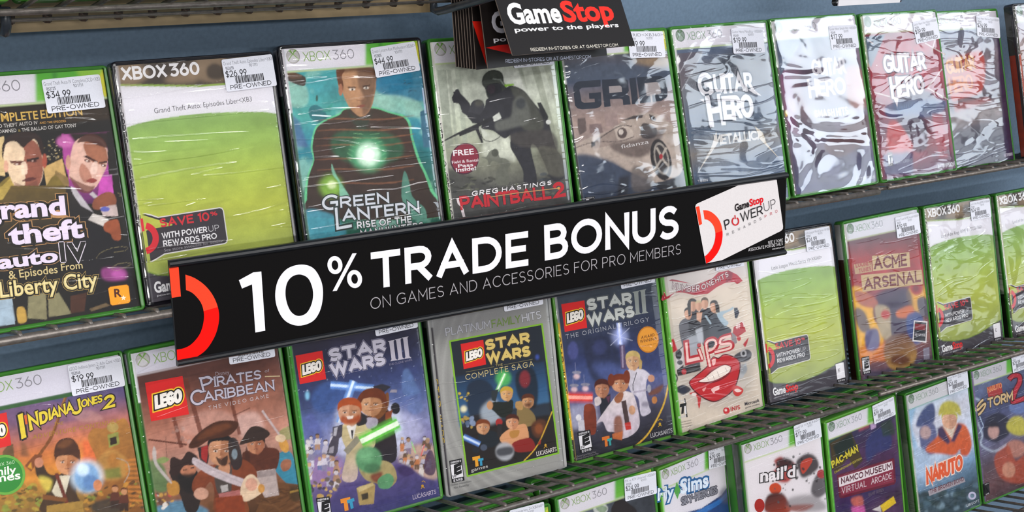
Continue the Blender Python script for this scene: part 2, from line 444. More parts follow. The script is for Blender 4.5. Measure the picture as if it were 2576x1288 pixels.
F_WRAP = film_mat('shrink_wrap_film', 1.35, .09, [((12, 12, 22), .0034, 1.4, 0), ((30, 30, 60), .0003, 1.0, 0), ((9, 9, 40), .00018, 1.5, .06)])
F_GLARE = film_mat('loose_shrink_wrap_film', 2.4, .10, [((9, 9, 15), .0046, 1.8, 0), ((26, 26, 50), .0004, 1.0, 0)])
F_SLEEK = film_mat('glossy_case_sleeve', .95, .08, [((10, 10, 16), .0020, .6, 0), ((8, 8, 60), .00012, 1.4, .05)])

# ------------------------------------------------------------------ object helpers
def tag(o, label, cat, group=None):
    o['label'] = label; o['category'] = cat
    if group: o['group'] = group
    return o
def link(name, me, parent=None, label=None):
    o = bpy.data.objects.new(name, me); COL.objects.link(o)
    if parent: o.parent = parent
    if label: o['label'] = label
    return o
def empty(name, mw):
    o = bpy.data.objects.new(name, None); COL.objects.link(o); o.empty_display_size = .03; o.matrix_world = mw
    return o
def frame(x, y, z, lean, yaw, roll=0.0):
    ex = Vector((math.cos(yaw), math.sin(yaw), 0)); bk = Vector((-math.sin(yaw), math.cos(yaw), 0))
    ez = bk * math.sin(lean) + Vector((0, 0, 1)) * math.cos(lean)
    a = ex * math.cos(roll) + ez * math.sin(roll); c = ez * math.cos(roll) - ex * math.sin(roll); b = c.cross(a)
    return Matrix(((a.x, b.x, c.x, x), (a.y, b.y, c.y, y), (a.z, b.z, c.z, z), (0, 0, 0, 1)))
def from_bm(name, bm, m, smooth=False):
    me = bpy.data.meshes.new(name); bmesh.ops.recalc_face_normals(bm, faces=bm.faces); bm.to_mesh(me); bm.free(); me.materials.append(m)
    if smooth:
        for p in me.polygons: p.use_smooth = True
    return me
def loft(bm, rings, cap=True):
    R = [[bm.verts.new(v) for v in r] for r in rings]; n = len(R[0])
    for a, b in zip(R, R[1:]):
        for i in range(n): bm.faces.new((a[i], a[(i + 1) % n], b[(i + 1) % n], b[i]))
    if cap: bm.faces.new(R[0][::-1]); bm.faces.new(R[-1])
def rrect(x0, z0, x1, z1, r, n=5):
    o = []
    for cx, cz, a in ((x1 - r, z1 - r, 0), (x0 + r, z1 - r, 90), (x0 + r, z0 + r, 180), (x1 - r, z0 + r, 270)):
        o += [(cx + r * math.cos(math.radians(a + 90 * i / n)), cz + r * math.sin(math.radians(a + 90 * i / n))) for i in range(n + 1)]
    return o
def tube(bm, pts, r, n=8):
    P = [Vector(p) for p in pts]; rings = []; up = Vector((0.123, .31, .94)).normalized()
    for i, p in enumerate(P):
        d = (P[min(i + 1, len(P) - 1)] - P[max(i - 1, 0)]).normalized()
        a = d.cross(up if abs(d.dot(up)) < .95 else Vector((1, 0, 0))).normalized(); b = d.cross(a)
        rings.append([p + a * r * math.cos(2 * math.pi * k / n) + b * r * math.sin(2 * math.pi * k / n) for k in range(n)])
    loft(bm, rings)
def bx(bm, x0, y0, z0, x1, y1, z1):
    v = [bm.verts.new((x, y, z)) for x in (x0, x1) for y in (y0, y1) for z in (z0, z1)]
    for f in ((0, 1, 3, 2), (4, 6, 7, 5), (0, 4, 5, 1), (2, 3, 7, 6), (0, 2, 6, 4), (1, 5, 7, 3)): bm.faces.new([v[i] for i in f])

_shell = {}
def shell_mesh(m, w=.135, h=.190, d=.014):
    k = (m.name, w, h, d)
    if k not in _shell:
        bm = bmesh.new(); rings = []
        for ins, y in ((4.5, 1.6), (2.4, 1.2), (1.2, .25), (.4, .6), (0, 1.6), (0, d * 1000 - 1.2), (1.0, d * 1000)):
            i = ins / 1000; rings.append([(x, y / 1000, z) for x, z in rrect(i, i, w - i, h - i, .004 - min(i, .002))])
        loft(bm, rings)
        _shell[k] = from_bm('case_shell', bm, m, True)
    return _shell[k]
_sleeve = {}
def sleeve_mesh(m, w=.135, h=.190):
    if m.name not in _sleeve:
        bm = bmesh.new(); prof = [(w - .0035, .0002), (w - .005, -.0016)]
        n = 16
        for i in range(n + 1): prof.append((w - .006 - (w - .0085) * i / n, -.0019))
        prof += [(.0008, -.0014), (-.0005, -.0001), (-.0009, .0015), (-.0009, .0125)]
        Z = [.0022 + (h - .0044) * i / 20 for i in range(21)]
        G = [[bm.verts.new((x, y, z)) for x, y in prof] for z in Z]
        for a, b in zip(G, G[1:]):
            for i in range(len(prof) - 1): bm.faces.new((a[i + 1], a[i], b[i], b[i + 1]))
        me = bpy.data.meshes.new('clear_sleeve'); bm.to_mesh(me); bm.free(); me.materials.append(m)
        for p in me.polygons: p.use_smooth = True
        _sleeve[m.name] = me
    return _sleeve[m.name]

# ------------------------------------------------------------------ printed artwork, one function per cover
def mmode(A):
    if not hasattr(A, 'H0'): A.H0 = A.H
    A.H = np.eye(3); A.ux, A.uy = 60, 90
def crop(A, x, y, k):
    if not hasattr(A, 'H0'): A.H0 = A.H
    A.H = A.H0 @ np.array([[1 / k, 0, x], [0, 1 / k, y], [0, 0, 1]])
    q = np.linalg.inv(A.H) @ (67, 95, 1); A.ux, A.uy = q[:2] / q[2]
def orb(A, x, y, r, dark=0):
    A.disc(x, y, r, r, '9a9692' if not dark else '6f7d74'); A.disc(x - r * .06, y + r * .06, r * .9, r * .9, 'bab6b4' if not dark else '8c9a90')
    A.disc(x - r * .1, y + r * .3, r * .66, r * .5, 'd2cfd2' if not dark else 'a4b0a8')
    g = '6f9d45' if not dark else '5d7f5a'
    for sx in (-1, 1):
        A.v([x + sx * r * .62, y - r * .78, x + sx * r * .3, y - r * .92, x, y - r * .35, x - sx * r * .12, y - r * .12], g, 0)
        A.L([x, y - r * .3, x + sx * r * .45, y + r * .15, x + sx * r * .8, y + r * .62], r * .13, '8fae6c' if not dark else '6d8a68', 1)
def hdr(A, white='e4e0e8', logo=1, dark=0, line='c4d4a0', h=22.2, green=1, text=1):
    """the console maker's white band along the top of a sleeve"""
    mmode(A)
    A.p([4.5, 3, 131, 3, 131, h, 4.5, h], white)
    if green:
        A.p([80, 3, 131, 3, 131, h, 77, h], ('57b138', '7cc24a'), 1.5)
        A.p([92, 3, 96, 3, 93, h, 90, h], '3f8a34', .6, .7); A.p([110, 3, 131, 3, 131, h, 121, h], 'a5cf45', 2, .7); A.p([127, 8, 131, 3, 131, h, 125, h], 'd9d53c', .8)
    A.p([4.5, h, 131, h, 131, h + 1.3, 4.5, h + 1.3], line)
    if logo: orb(A, 11.8, 9.8, 6.1, dark)
    if text:
        c1, c2 = (('8cac64', '86848a') if not dark else ('8fa890', '8e9498'))
        A.t('XBOX', 20.6, 14.9, 45.5, 14.9, 8.1, c1, wt=.085, sp=.1); A.t('360', 47.6, 14.9, 67.6, 14.9, 8.1, c2, wt=.085, sp=.14)
def spine(A, top='d8d6d4', rest='1c1a1e', cut=46, txt=None, tc='17151a', t0=24, t1=120):
    """the printed sleeve where it turns round the spine"""
    mmode(A)
    A.p([0, 0, 4.4, 0, 4.4, cut, 0, cut], top); A.p([0, cut, 4.4, cut, 4.4, 190, 0, 190], rest)
    if txt: vtext(A, txt, 1.0, t0, t1, 2.6, tc)
def vtext(A, txt, x, y0, y1, h, c):
    """small lettering running down a spine"""
    n = len(txt); st = (y1 - y0) / n
    for i, ch in enumerate(txt):
        if ch in GL and ch != ' ':
            w, S_ = GL[ch]
            for pl in S_:
                A.L([k for px, py in pl for k in (x + py * h, y0 + st * i + px * st * .8 / max(w, .5))], .5, c)
def esrb(A, P, ch='E', sub=''):
    """rating box on outline P (tl, tr, br, bl)"""
    P = np.asarray(P, float).reshape(4, 2)
    f = lambda u, v: tuple((P[0] * (1 - u) + P[1] * u) * (1 - v) + (P[3] * (1 - u) + P[2] * u) * v)
    q = lambda u0, v0, u1, v1: [k for p in (f(u0, v0), f(u1, v0), f(u1, v1), f(u0, v1)) for k in p]
    A.v(q(0, 0, 1, 1), '16161a'); A.v(q(.06, .18, .94, .82), 'e8e6ea')
    hh = np.hypot(*(P[3] - P[0]))
    a, b = (f(.24, .73), f(.84, .66)) if sub else (f(.18, .76), f(.82, .76))
    A.t(ch, a[0], a[1], b[0], b[1], hh * .52, '111114', 's', wt=.3, sk=.25)
    if sub: a, b = f(.1, .795), f(.4, .775); A.t(sub, a[0], a[1], b[0], b[1], hh * .13, '111114', 's', wt=.22, ol=('e8e6ea', .1))
    a, b = f(.1, .14), f(.9, .14); A.t({'E': 'EVERYONE 10' if sub else 'EVERYONE', 'T': 'TEEN'}.get(ch, 'TEEN'), a[0], a[1], b[0], b[1], hh * .09, 'd8d6da', wt=.2)
    a, b = f(.14, .97), f(.86, .97); A.t('ESRB', a[0], a[1], b[0], b[1], hh * .11, 'd8d6da', wt=.22)
def brick_logo(A, P):
    """square red toy-brick maker's logo on outline P"""
    P = np.asarray(P, float).reshape(4, 2)
    f = lambda u, v: (P[0] * (1 - u) + P[1] * u) * (1 - v) + (P[3] * (1 - u) + P[2] * u) * v
    A.v(P.ravel(), 'd8201f')
    hh = np.hypot(*(P[3] - P[0])); a, b = f(.17, .72), f(.86, .66)
    A.t('LEGO', *a, *b, hh * .36, 'f1efe9', 's', wt=.26, sk=.16, sp=.16, ol=('f0c62c', .19))
    A.t('LEGO', *a, *b, hh * .36, 'f1efe9', 's', wt=.26, sk=.16, sp=.16, ol=('141012', .1))
def store_logo(A, x0, y0, x1, y1, h, c1='f2f0f2', c2='e02a2a'):
    """shop name, condensed heavy letters, two colours"""
    xm, ym = x0 + (x1 - x0) * .5, y0 + (y1 - y0) * .5
    A.t('Game', x0, y0, xm, ym, h, c1, 'b', off=.035); A.t('Stop', xm + (x1 - x0) * .015, ym, x1, y1, h, c2, 'b', off=.035)
def power_mark(A, x, y, r, w, c0='ef4530', c1='f01d16', gx=0):
    """half power-button mark: bar and thick arc"""
    A.ring(x, y, r - w, r, c0, -62, 0); A.ring(x, y, r - w, r, c1, 0, 84)
def lime(A, title, haze=0):
    """the shop's own replacement sleeve: dark band, white, lime field, charcoal foot"""
    mmode(A)
    A.fill('e4e1ea')
    A.grad((0, 45), (0, 172), ['8aac62', '9cb85e', 'aebe54', 'b4bc4e', 'aab452', '9eaa60'])
    A.n(7, 16, 5, .16); A.n(20, 40, 9, .07)
    A.p([0, 0, 136, 0, 136, 52.5, 120, 49, 98, 47, 72, 45.6, 50, 45.6, 30, 46.6, 13, 48.6, 0, 51.5], 'e6e3ea')
    A.p([0, 0, 136, 0, 136, 20.2, 131, 20.4, 100, 24.5, 66, 24.5, 30, 21.2, 0, 18.6], '8fae4c')
    A.p([0, 0, 136, 0, 136, 18, 131, 18.6, 100, 23, 66, 23, 30, 19.6, 0, 17], '4a4038')
    A.n(4, 9, 7, .0)
    for P in ([0, 4, 20, 3, 28, 12, 14, 19, 0, 15], [70, 3, 90, 3, 96, 18, 80, 22, 60, 14], [40, 16, 60, 12, 66, 20, 46, 20], [100, 6, 131, 3, 131, 12, 110, 16]):
        A.p(P, 'b59a7c', 3, .55, 1)
    A.p([76, 10, 84, 7, 92, 14, 86, 20, 76, 18], '2c2624', 1.5, .8, 1)
    A.p([0, 160, 12, 166, 35, 170, 60, 171, 85, 168.5, 110, 163, 136, 157.5, 136, 190, 0, 190], '4c4850')
    A.l([0, 160, 12, 166, 35, 170, 60, 171, 85, 168.5, 110, 163, 136, 157.5], .9, '7d9a3c', .4, .9)
    A.t('XBOX', 6.4, 15, 42.4, 15, 10.4, 'f2f0f2', wt=.2, sp=.08); A.t('360', 45, 15, 69.5, 15, 10.4, 'f2f0f2', wt=.2, sp=.1)
    A.t(title, 28, 42, 110.5, 39.6, 4.3, '3a363c', 'b', off=-.008)
    # loyalty-card panel
    A.v([4.5, 117.2, 9, 117.2, 14, 119, 19, 121.5, 70, 120.6, 72.4, 121.4, 73.4, 124, 73.4, 147, 72.4, 149.4, 70, 150.4, 20, 151.2, 14, 153.6, 9, 155.4, 4.5, 155.4], 'd9d5d8')
    A.v([4.5, 118.2, 9, 118.2, 13.6, 120, 18.6, 122.4, 70, 121.5, 71.8, 122.2, 72.5, 124, 72.5, 147, 71.7, 148.8, 70, 149.5, 19.6, 150.3, 13.6, 152.7, 9, 154.4, 4.5, 154.4], '39343b')
    A.ring(4.5, 136.3, 7.6, 12.6, 'd42b38', -68, 84); A.v([4.5, 121, 6.6, 121, 6.6, 131, 4.5, 131], 'd42b38')
    A.t('SAVE 10', 19.4, 130, 60.5, 130, 6.9, 'd42f3a', wt=.2, sp=.08); A.t('%', 61.5, 126.8, 67.4, 126.8, 3.6, 'd42f3a', wt=.2)
    A.t('WITH POWER', 19.6, 138.9, 57, 138.9, 4.7, 'efedf0', wt=.18, sp=.12); A.t('UP', 58.2, 138.9, 67.3, 138.9, 4.7, 'd8d6da', wt=.09)
    A.t('REWARDS PRO', 19.8, 145, 64.4, 145, 4.7, 'efedf0', wt=.18, sp=.12)
    A.t('See store associate for details', 19.8, 149, 68, 148.4, 2.5, 'a29fa5', 'b', off=-.01)
    store_logo(A, 7.5, 179.4, 47.5, 179.4, 8.6); A.t('power to the players', 9, 182.6, 46.5, 182.6, 1.7, 'dedce0', 'b')
    A.v([111.8, 161.5, 127, 161.5, 127, 184, 111.8, 184], '2a272c'); A.v([112.4, 162.2, 126.4, 162.2, 126.4, 180, 112.4, 180], 'e9e6ea')
    A.t('E', 116, 172.4, 118.6, 172.4, 4, '2a272c', wt=.14); A.t('ESRB', 114, 183.2, 125, 183.2, 1.8, 'e9e6ea', wt=.2)
def face(A, x, y, w, h, skin, shade, hair, r=0, eyes=1, hairh=.36):
    """a plain anonymous head, facing front; w, h half sizes"""
    A.e(x, y, w, h, skin, .4, 1, r); A.p([x + w * .05, y - h * .9, x + w * .8, y - h * .6, x + w * 1.0, y, x + w * .7, y + h * .75, x + w * .05, y + h], shade, 1.0, .75, 1)
    A.p([x - w * 1.04, y - h * .1, x - w * 1.0, y - h * .75, x - w * .4, y - h * 1.16, x + w * .5, y - h * 1.14, x + w * 1.04, y - h * .7, x + w * 1.03, y - h * .05, x + w * .8, y - h * (1 - hairh * 1.4), x, y - h * (1 - hairh), x - w * .8, y - h * (1 - hairh * 1.5)], hair, .5, 1, 1)
    if eyes:
        for sx in (-.42, .42):
            A.e(x + sx * w, y - h * .02, w * .17, h * .06, 'efe8e0', .2, .8); A.e(x + sx * w, y - h * .02, w * .09, h * .065, '1c1412', .2)
            A.l([x + sx * w - w * .22, y - h * .14, x + sx * w + w * .22, y - h * .16], h * .06, '2a1a14', .3, .8)
        A.l([x - w * .25, y + h * .5, x + w * .25, y + h * .48], h * .06, '6d3a30', .3, .9)
        A.p([x - w * .05, y, x + w * .05, y, x + w * .17, y + h * .3, x - w * .12, y + h * .3], shade, .6, .8)

def art_a1(A):
    A.fill('191511'); hdr(A, h=24.5); crop(A, 0, 160, 4.0265)
    A.p([0, 450, 450, 415, 1100, 370, 1130, 700, 0, 735], ('241a12', '0f0c0b')); A.p([500, 430, 1100, 380, 1110, 560, 700, 600], '3a2a18', 12, .7)
    A.t('COMPLETE', -165, 602, 388, 560, 88, 'dcb65c', 'b', off=.012, ol=('6a4c1c', .02)); A.t('EDITION', 415, 556, 835, 522, 88, 'd2ac58', 'b', off=.012, ol=('6a4c1c', .02))
    A.t('GRAND THEFT AUTO IV', -150, 664, 383, 614, 38, 'd5d0cc', 'b', off=.006); A.t('AND THE EPISODES', 400, 612, 668, 592, 23, 'cf9a4a', 'b', off=.012)
    A.t('THE LOST AND DAMNED', -330, 730, 166, 692, 38, 'd5d0cc', 'b', off=.006); A.t('&', 184, 690, 208, 688, 26, 'a8924a', 'b'); A.t('THE BALLAD OF GAY TONY', 220, 690, 775, 640, 38, 'd5d0cc', 'b', off=.006)
    # upper left panel: a man in a tan jacket against the night city
    A.p([-60, 740, 625, 712, 700, 1300, -60, 1400], '14110f'); A.p([-60, 760, 40, 735, 50, 1140, -60, 1120], 'd9bf8a')
    A.spots([430, 780, 620, 760, 640, 960, 470, 980], 26, 9, 4, ['e8d8b0', 'c9b27a', '8d7a4c'], 3)
    A.p([440, 1050, 630, 960, 700, 1300, 480, 1300], 'c9a86a', 3); A.p([560, 1080, 700, 1160, 720, 1320, 520, 1320], '8d7444', 3)
    A.p([-60, 1280, 120, 1130, 240, 1260, 330, 1330, 460, 1240, 560, 1130, 680, 1300, 690, 1420, -60, 1420], '7d6a2c', 3, 1, 1); A.p([-60, 1320, 110, 1150, 160, 1200, 40, 1400], 'b39a48', 4)
    A.p([30, 880, 60, 780, 200, 720, 340, 760, 410, 860, 440, 1010, 420, 1180, 330, 1320, 250, 1340, 160, 1260, 90, 1120, 45, 1000], 'e8cfb0', 2, 1, 1)
    A.p([225, 800, 340, 780, 410, 880, 435, 1020, 415, 1180, 330, 1320, 250, 1335, 255, 1150, 240, 1000, 250, 900], '8e4a38', 6, .95, 1)
    A.e(450, 985, 24, 75, 'a8503c', 3); A.e(60, 1040, 24, 62, 'd9a890', 3)
    A.p([25, 980, 25, 820, 110, 720, 300, 690, 400, 740, 440, 850, 425, 930, 360, 770, 290, 800, 230, 850, 160, 790, 75, 800, 45, 860], '2a1712', 3, 1, 1)
    A.p([95, 985, 240, 985, 245, 1010, 110, 1010], '5a2c20', 3); A.p([265, 970, 390, 945, 395, 965, 270, 1000], '2a130f', 3)
    A.e(175, 1018, 40, 13, '6d3f34', 2); A.e(335, 985, 40, 13, '3b1914', 2); A.e(170, 1018, 12, 9, 'e2d6cc', 1); A.e(328, 985, 10, 8, 'c0a094', 1)
    A.p([215, 1010, 262, 1000, 275, 1110, 215, 1115], 'f1dcc4', 5, .8, 1); A.p([220, 1190, 300, 1150, 370, 1165, 300, 1190], '5d2a26', 3, 1, 1)
    A.p([140, 1200, 220, 1230, 300, 1220, 380, 1180, 340, 1330, 250, 1350, 170, 1290], '7a4a3a', 8, .6, 1)
    # right panel: a second man, dark suit, against magenta lights
    A.p([620, 715, 1110, 690, 1190, 1420, 720, 1420, 690, 1150, 640, 960], ('9a3f86', 'b0489e', '3f1a48')); A.e(660, 790, 90, 60, 'c86aae', 20); A.p([690, 700, 1115, 690, 1120, 860, 760, 800], '241714', 10)
    A.p([1080, 690, 1170, 690, 1230, 1420, 1130, 1420, 1090, 1000], '191210', 3); A.p([1010, 1160, 1130, 1120, 1160, 1420, 980, 1420], 'c350b0', 6)
    A.p([720, 900, 760, 790, 880, 730, 1010, 760, 1080, 850, 1085, 1010, 1040, 1130, 960, 1260, 860, 1290, 760, 1200, 700, 1150, 705, 1010], 'd9b4a4', 3, 1, 1)
    A.p([850, 800, 1000, 790, 1075, 880, 1080, 1000, 960, 1010, 880, 930], 'a0603f', 8, .9, 1); A.p([700, 1140, 760, 1180, 900, 1240, 960, 1240, 900, 1310, 780, 1280], '6d3a28', 6, .8, 1); A.p([830, 1010, 900, 1080, 930, 1180, 850, 1200, 800, 1100], 'a8664a', 8, .7, 1)
    A.p([780, 800, 830, 740, 930, 710, 1040, 760, 1080, 850, 1000, 830, 870, 790], '4a241a', 5, .95, 1)
    A.e(690, 1000, 26, 75, 'c29482', 3); A.p([840, 940, 880, 930, 990, 990, 975, 1005, 880, 960], '3b1a14', 3); A.p([1000, 1000, 1080, 985, 1082, 1002, 1005, 1018], '3b1a14', 2)
    A.e(885, 985, 34, 14, '5d342a', 2, 1, 15); A.e(1048, 1030, 26, 13, '5d342a', 2, 1, 10); A.e(880, 985, 10, 8, 'efe4da', 1); A.e(1042, 1030, 8, 7, 'efe4da', 1)
    A.p([935, 1010, 985, 1000, 975, 1110, 915, 1105], 'ecd2c4', 6, .8, 1); A.p([870, 1190, 930, 1160, 985, 1180, 940, 1210], '8d3f38', 3, 1, 1)
    crop(A, 0, 470, 3.3895)
    A.p([-60, 60, 100, -10, 560, -10, 600, 120, 520, 500, 540, 700, -60, 760], ('6a5626', '2a2218', '171310'), 3); A.p([-20, 0, 90, 0, 20, 110, -60, 110], 'b59c4c', 4)
    A.p([560, -10, 600, 0, 790, 220, 740, 300, 900, 330, 1000, 450, 1110, 480, 1130, 760, 1170, 1040, 560, 1060, 700, 700, 560, 250], ('2a2420', '141318', '18141a', '0f0d0e'), 2)
    A.p([600, -5, 640, 10, 790, 210, 800, 220, 690, 160, 620, 60], 'bdb8bc', 2); A.p([760, 60, 790, 40, 840, 90, 800, 95], 'c5bfc2', 2)
    A.p([800, 110, 900, 45, 970, 60, 990, 140, 930, 180, 800, 190], '8d5138', 4, 1, 1); A.p([850, 175, 990, 150, 1010, 250, 880, 250], 'c9b6b2', 3); A.e(895, 190, 40, 22, '5c62b4', 2)
    A.p([750, 280, 790, 225, 880, 255, 930, 280, 880, 335], 'cfc8c2', 2); A.p([890, 310, 960, 280, 1010, 290, 1030, 440, 970, 450, 940, 400, 890, 370], '9a5030', 4, 1, 1)
    A.p([870, 700, 960, 690, 1060, 700, 1080, 780, 960, 800, 880, 780], '9a4488', 10, .9, 1); A.e(1010, 745, 60, 40, 'c05fae', 12, .7)
    A.p([-60, 960, 100, 940, 130, 1170, -60, 1190], 'a9bccb', 3); A.p([240, 930, 390, 900, 400, 1130, 235, 1120], '8a8462', 3); A.p([410, 930, 500, 900, 610, 1080, 415, 1110], '8a8462', 3)
    A.p([145, 1035, 200, 1025, 225, 1090, 220, 1150, 155, 1155], 'c09a48', 4, 1, 1); A.p([600, 930, 740, 900, 720, 1060, 600, 1080], '4a2a1c', 6)
    A.p([760, 1040, 900, 990, 940, 1010, 780, 1060], '8a7250', 6, .7)
    for P in ([820, 610, 860, 560, 980, 515, 1085, 515, 1060, 545, 950, 560], [950, 690, 1020, 650, 1110, 650, 1100, 670, 1000, 710, 950, 700], [1000, 50, 1040, 70, 1000, 80]): A.l(P, 3, 'a89a6c', 1, .8, 1)
    # lettering of the title
    W_ = dict(f='b', off=.035, ol=('1b1511', .075))
    for tx, x0, y0, x1, y1, h in (('grand', -145, 282, 562, 232, 165), ('theft', 78, 492, 720, 424, 165), ('auto', -15, 700, 498, 632, 120)):
        A.t(tx, x0, y0, x1, y1, h, '000000', 'b', off=.035, ol=('b98a58', .1))
    for tx, x0, y0, x1, y1, h in (('grand', -145, 282, 562, 232, 165), ('theft', 78, 492, 720, 424, 165), ('auto', -15, 700, 498, 632, 120)):
        A.t(tx, x0, y0, x1, y1, h, 'e9dcf0', **W_)
    A.t('IV', 520, 632, 735, 612, 150, '1d1a18', 's', wt=.26, serif=.14, sp=.3, ol=('e6dbe8', .05))
    A.t('& Episodes', 75, 785, 492, 732, 72, 'd8c48c', 'b', off=.01, ol=('120e0c', .05)); A.t('From', 522, 715, 705, 694, 64, 'd8c48c', 'b', off=.01, ol=('120e0c', .05))
    A.t('Liberty City', 0, 944, 835, 846, 138, '000000', 'b', off=.02, ol=('b99a58', .08)); A.t('Liberty City', 0, 944, 835, 846, 138, 'dcc885', 'b', off=.02, ol=('150f0c', .06))
    A.t('Liberty City', 6, 938, 830, 842, 132, 'efe0a8', 'b', off=-.012)
    A.v([935, 845, 1080, 826, 1100, 840, 1116, 975, 1100, 996, 955, 1018, 935, 1005, 914, 865], '4a2a10'); A.v([938, 852, 1078, 833, 1094, 845, 1110, 972, 1096, 989, 957, 1010, 941, 1000, 921, 868], 'f3a51c')
    A.t('R', 975, 940, 1038, 934, 72, '4a1e10', 'b', off=.03)
    A.v([k for i in range(10) for k in (1051 + (25 if i % 2 == 0 else 10) * math.sin(i * math.pi / 5), 946 - (25 if i % 2 == 0 else 10) * math.cos(i * math.pi / 5))], 'f4eede')
    spine(A, '3a8a2a', '2f7d24', 100)

def art_a2(A):
    lime(A, 'Grand Theft Auto: Episodes Liber<XB3'); spine(A, 'b9b4b6', '1a181c', 132, 'EPISODES LIBERTY CITY', '2a262a', 24, 128)

def art_a3(A):
    A.fill('2a7f8a'); crop(A, 700, 90, 4.6)
    A.grad((0, 400), (300, 2100), ['3f9a9c', '4aa0a6', '57b0a8', '3d93a8', '2b7f86', '2a6a62', '2a6a58'])
    A.n(5, 8, 11, .28); A.n(4, 6, 21, .6, '9fd0c0', .55)
    A.p([1130, 480, 1700, 330, 1720, 700, 1600, 760, 1300, 700, 1140, 640], '2a78a0', 10, .8, 1); A.p([1120, 700, 1400, 690, 1640, 780, 1640, 940, 1400, 900, 1130, 800], 'a8d0c0', 14, .7, 1)
    A.p([70, 480, 200, 560, 330, 600, 330, 800, 120, 800], '9cc8b8', 10, .8, 1); A.p([70, 430, 180, 425, 300, 470, 320, 520, 300, 580, 200, 560, 70, 490], '4a3c34', 4, 1, 1); A.p([80, 430, 200, 430, 280, 480, 160, 500], '6b4a36', 4, .8, 1)
    A.p([350, 860, 420, 800, 520, 850, 560, 950, 480, 1010, 380, 960], '2f6f78', 6, .9, 1); A.p([500, 880, 640, 770, 600, 880], '3f9a8c', 4); A.e(447, 725, 12, 40, '3a5a50', 3)
    A.p([1660, 620, 1730, 600, 1760, 900, 1700, 900], '3a5f88', 4); A.p([1640, 880, 1700, 850, 1780, 1290, 1680, 1290], '3f7088', 6); A.p([150, 900, 240, 980, 350, 1290, 200, 1290], '4f5f94', 8, .7)
    A.spots([1430, 500, 1580, 520, 1590, 660, 1450, 640], 9, 18, 8, ['4a8094', '3a6a80'], 4, 1, .9)
    # a man in a dark brown top with a green rim of light
    T = [790, 830, 700, 900, 560, 960, 450, 1030, 400, 1130, 375, 1300, 400, 1440, 330, 1640, 300, 1900, 330, 2100, 1900, 2100, 1800, 1800, 1720, 1600, 1640, 1430, 1560, 1180, 1530, 1010, 1460, 920, 1300, 880, 1100, 820]
    A.p(T, '6fcf94', 6, .9, 1); A.p([790, 850, 710, 915, 570, 975, 470, 1040, 420, 1130, 395, 1300, 415, 1440, 350, 1640, 330, 1900, 350, 2100, 1860, 2100, 1760, 1800, 1690, 1600, 1610, 1430, 1535, 1180, 1505, 1020, 1440, 940, 1290, 895, 1100, 840], ('47392f', '47332c', '40322c', '35281f'), 5, 1, 1)
    A.p([800, 840, 880, 930, 1040, 940, 1100, 840, 1000, 1100, 860, 1000], '38473a', 8, .7, 1); A.p([640, 1150, 1000, 1090, 1380, 1180, 1420, 1400, 1020, 1500, 660, 1380], '2f6a4c', 26, .75, 1)
    for i, y in enumerate((960, 1085, 1175, 1260, 1420, 1540, 1700)):
        A.p([420, y + 20, 700, y - 8, 1000, y, 1250, y - 6, 1540, y - 40, 1540, y - 28, 1250, y + 14, 1000, y + 16, 700, y + 10], 'a0694a', 3, .5, 1)
    for i in range(7):
        for sx in (-1, 1): A.l([1020 + sx * (40 + i * 22), 1140 + i * 52, 1020 + sx * (150 + i * 14), 1128 + i * 46], 7, '9fe0a0', 3, .55)
    A.e(1042, 1370, 210, 200, '5fb886', 40, .7); A.e(1042, 1375, 135, 138, 'd5f2dc', 30); A.e(1042, 1380, 70, 72, 'fbfff6', 14)
    A.p([690, 560, 700, 390, 800, 375, 1090, 370, 1130, 560, 1115, 680, 1080, 820, 1010, 920, 930, 930, 840, 850, 780, 750, 745, 660], 'b98d68', 4, 1, 1)
    A.p([920, 380, 1100, 380, 1125, 560, 1105, 700, 1060, 850, 990, 925, 960, 800, 930, 600], '6f5240', 16, .8, 1); A.p([690, 545, 672, 395, 740, 372, 770, 400, 735, 470, 755, 560, 740, 640], '6a3c20', 4, 1, 1); A.p([690, 395, 1100, 368, 1130, 540, 1080, 450, 900, 410, 760, 420], '5d3820', 8, .9, 1)
    A.e(722, 625, 24, 70, 'b8795a', 4); A.p([800, 590, 900, 590, 900, 608, 810, 608], '4a2f20', 4, .9); A.p([975, 580, 1060, 565, 1062, 582, 980, 598], '3a241a', 4, .9)
    A.e(855, 622, 38, 14, 'efe6da', 3); A.e(1018, 605, 32, 13, 'e6dcd0', 3); A.e(858, 622, 13, 13, '33251c', 2); A.e(1018, 605, 12, 12, '2a1f18', 2)
    A.p([920, 620, 955, 620, 985, 725, 905, 730], 'c79a76', 8, .7, 1); A.l([905, 745, 960, 752, 1000, 738], 9, '7a4c38', 4, .8); A.p([900, 820, 960, 800, 1010, 805, 960, 835], '8d5444', 4, 1, 1)
    hdr(A, h=21.6); crop(A, 730, 330, 4.6)
    A.e(470, 640, 130, 130, '8fc04a', 40, .8); A.e(480, 620, 50, 45, 'e8f6c0', 16); A.p([440, 950, 180, 920, 240, 1270, 640, 1200, 520, 1000], '4fa0b4', 16, .8, 1); A.p([480, 380, 540, 520, 640, 680, 680, 760, 580, 760, 560, 600, 490, 500], '8fd0b4', 4, .8, 1); A.p([1320, 460, 1370, 560, 1400, 720, 1450, 800, 1560, 900, 1570, 1050, 1400, 1000, 1300, 800, 1290, 640], '5f9a88', 5, .8, 1)
    ol = ('2a3634', .07)
    A.t('G', 365, 925, 560, 905, 180, 'd9dde4', wt=.17, sk=.1, ol=ol); A.t('REEN', 575, 888, 1150, 828, 128, 'd6dae2', wt=.19, sk=.05, sp=.08, ol=ol)
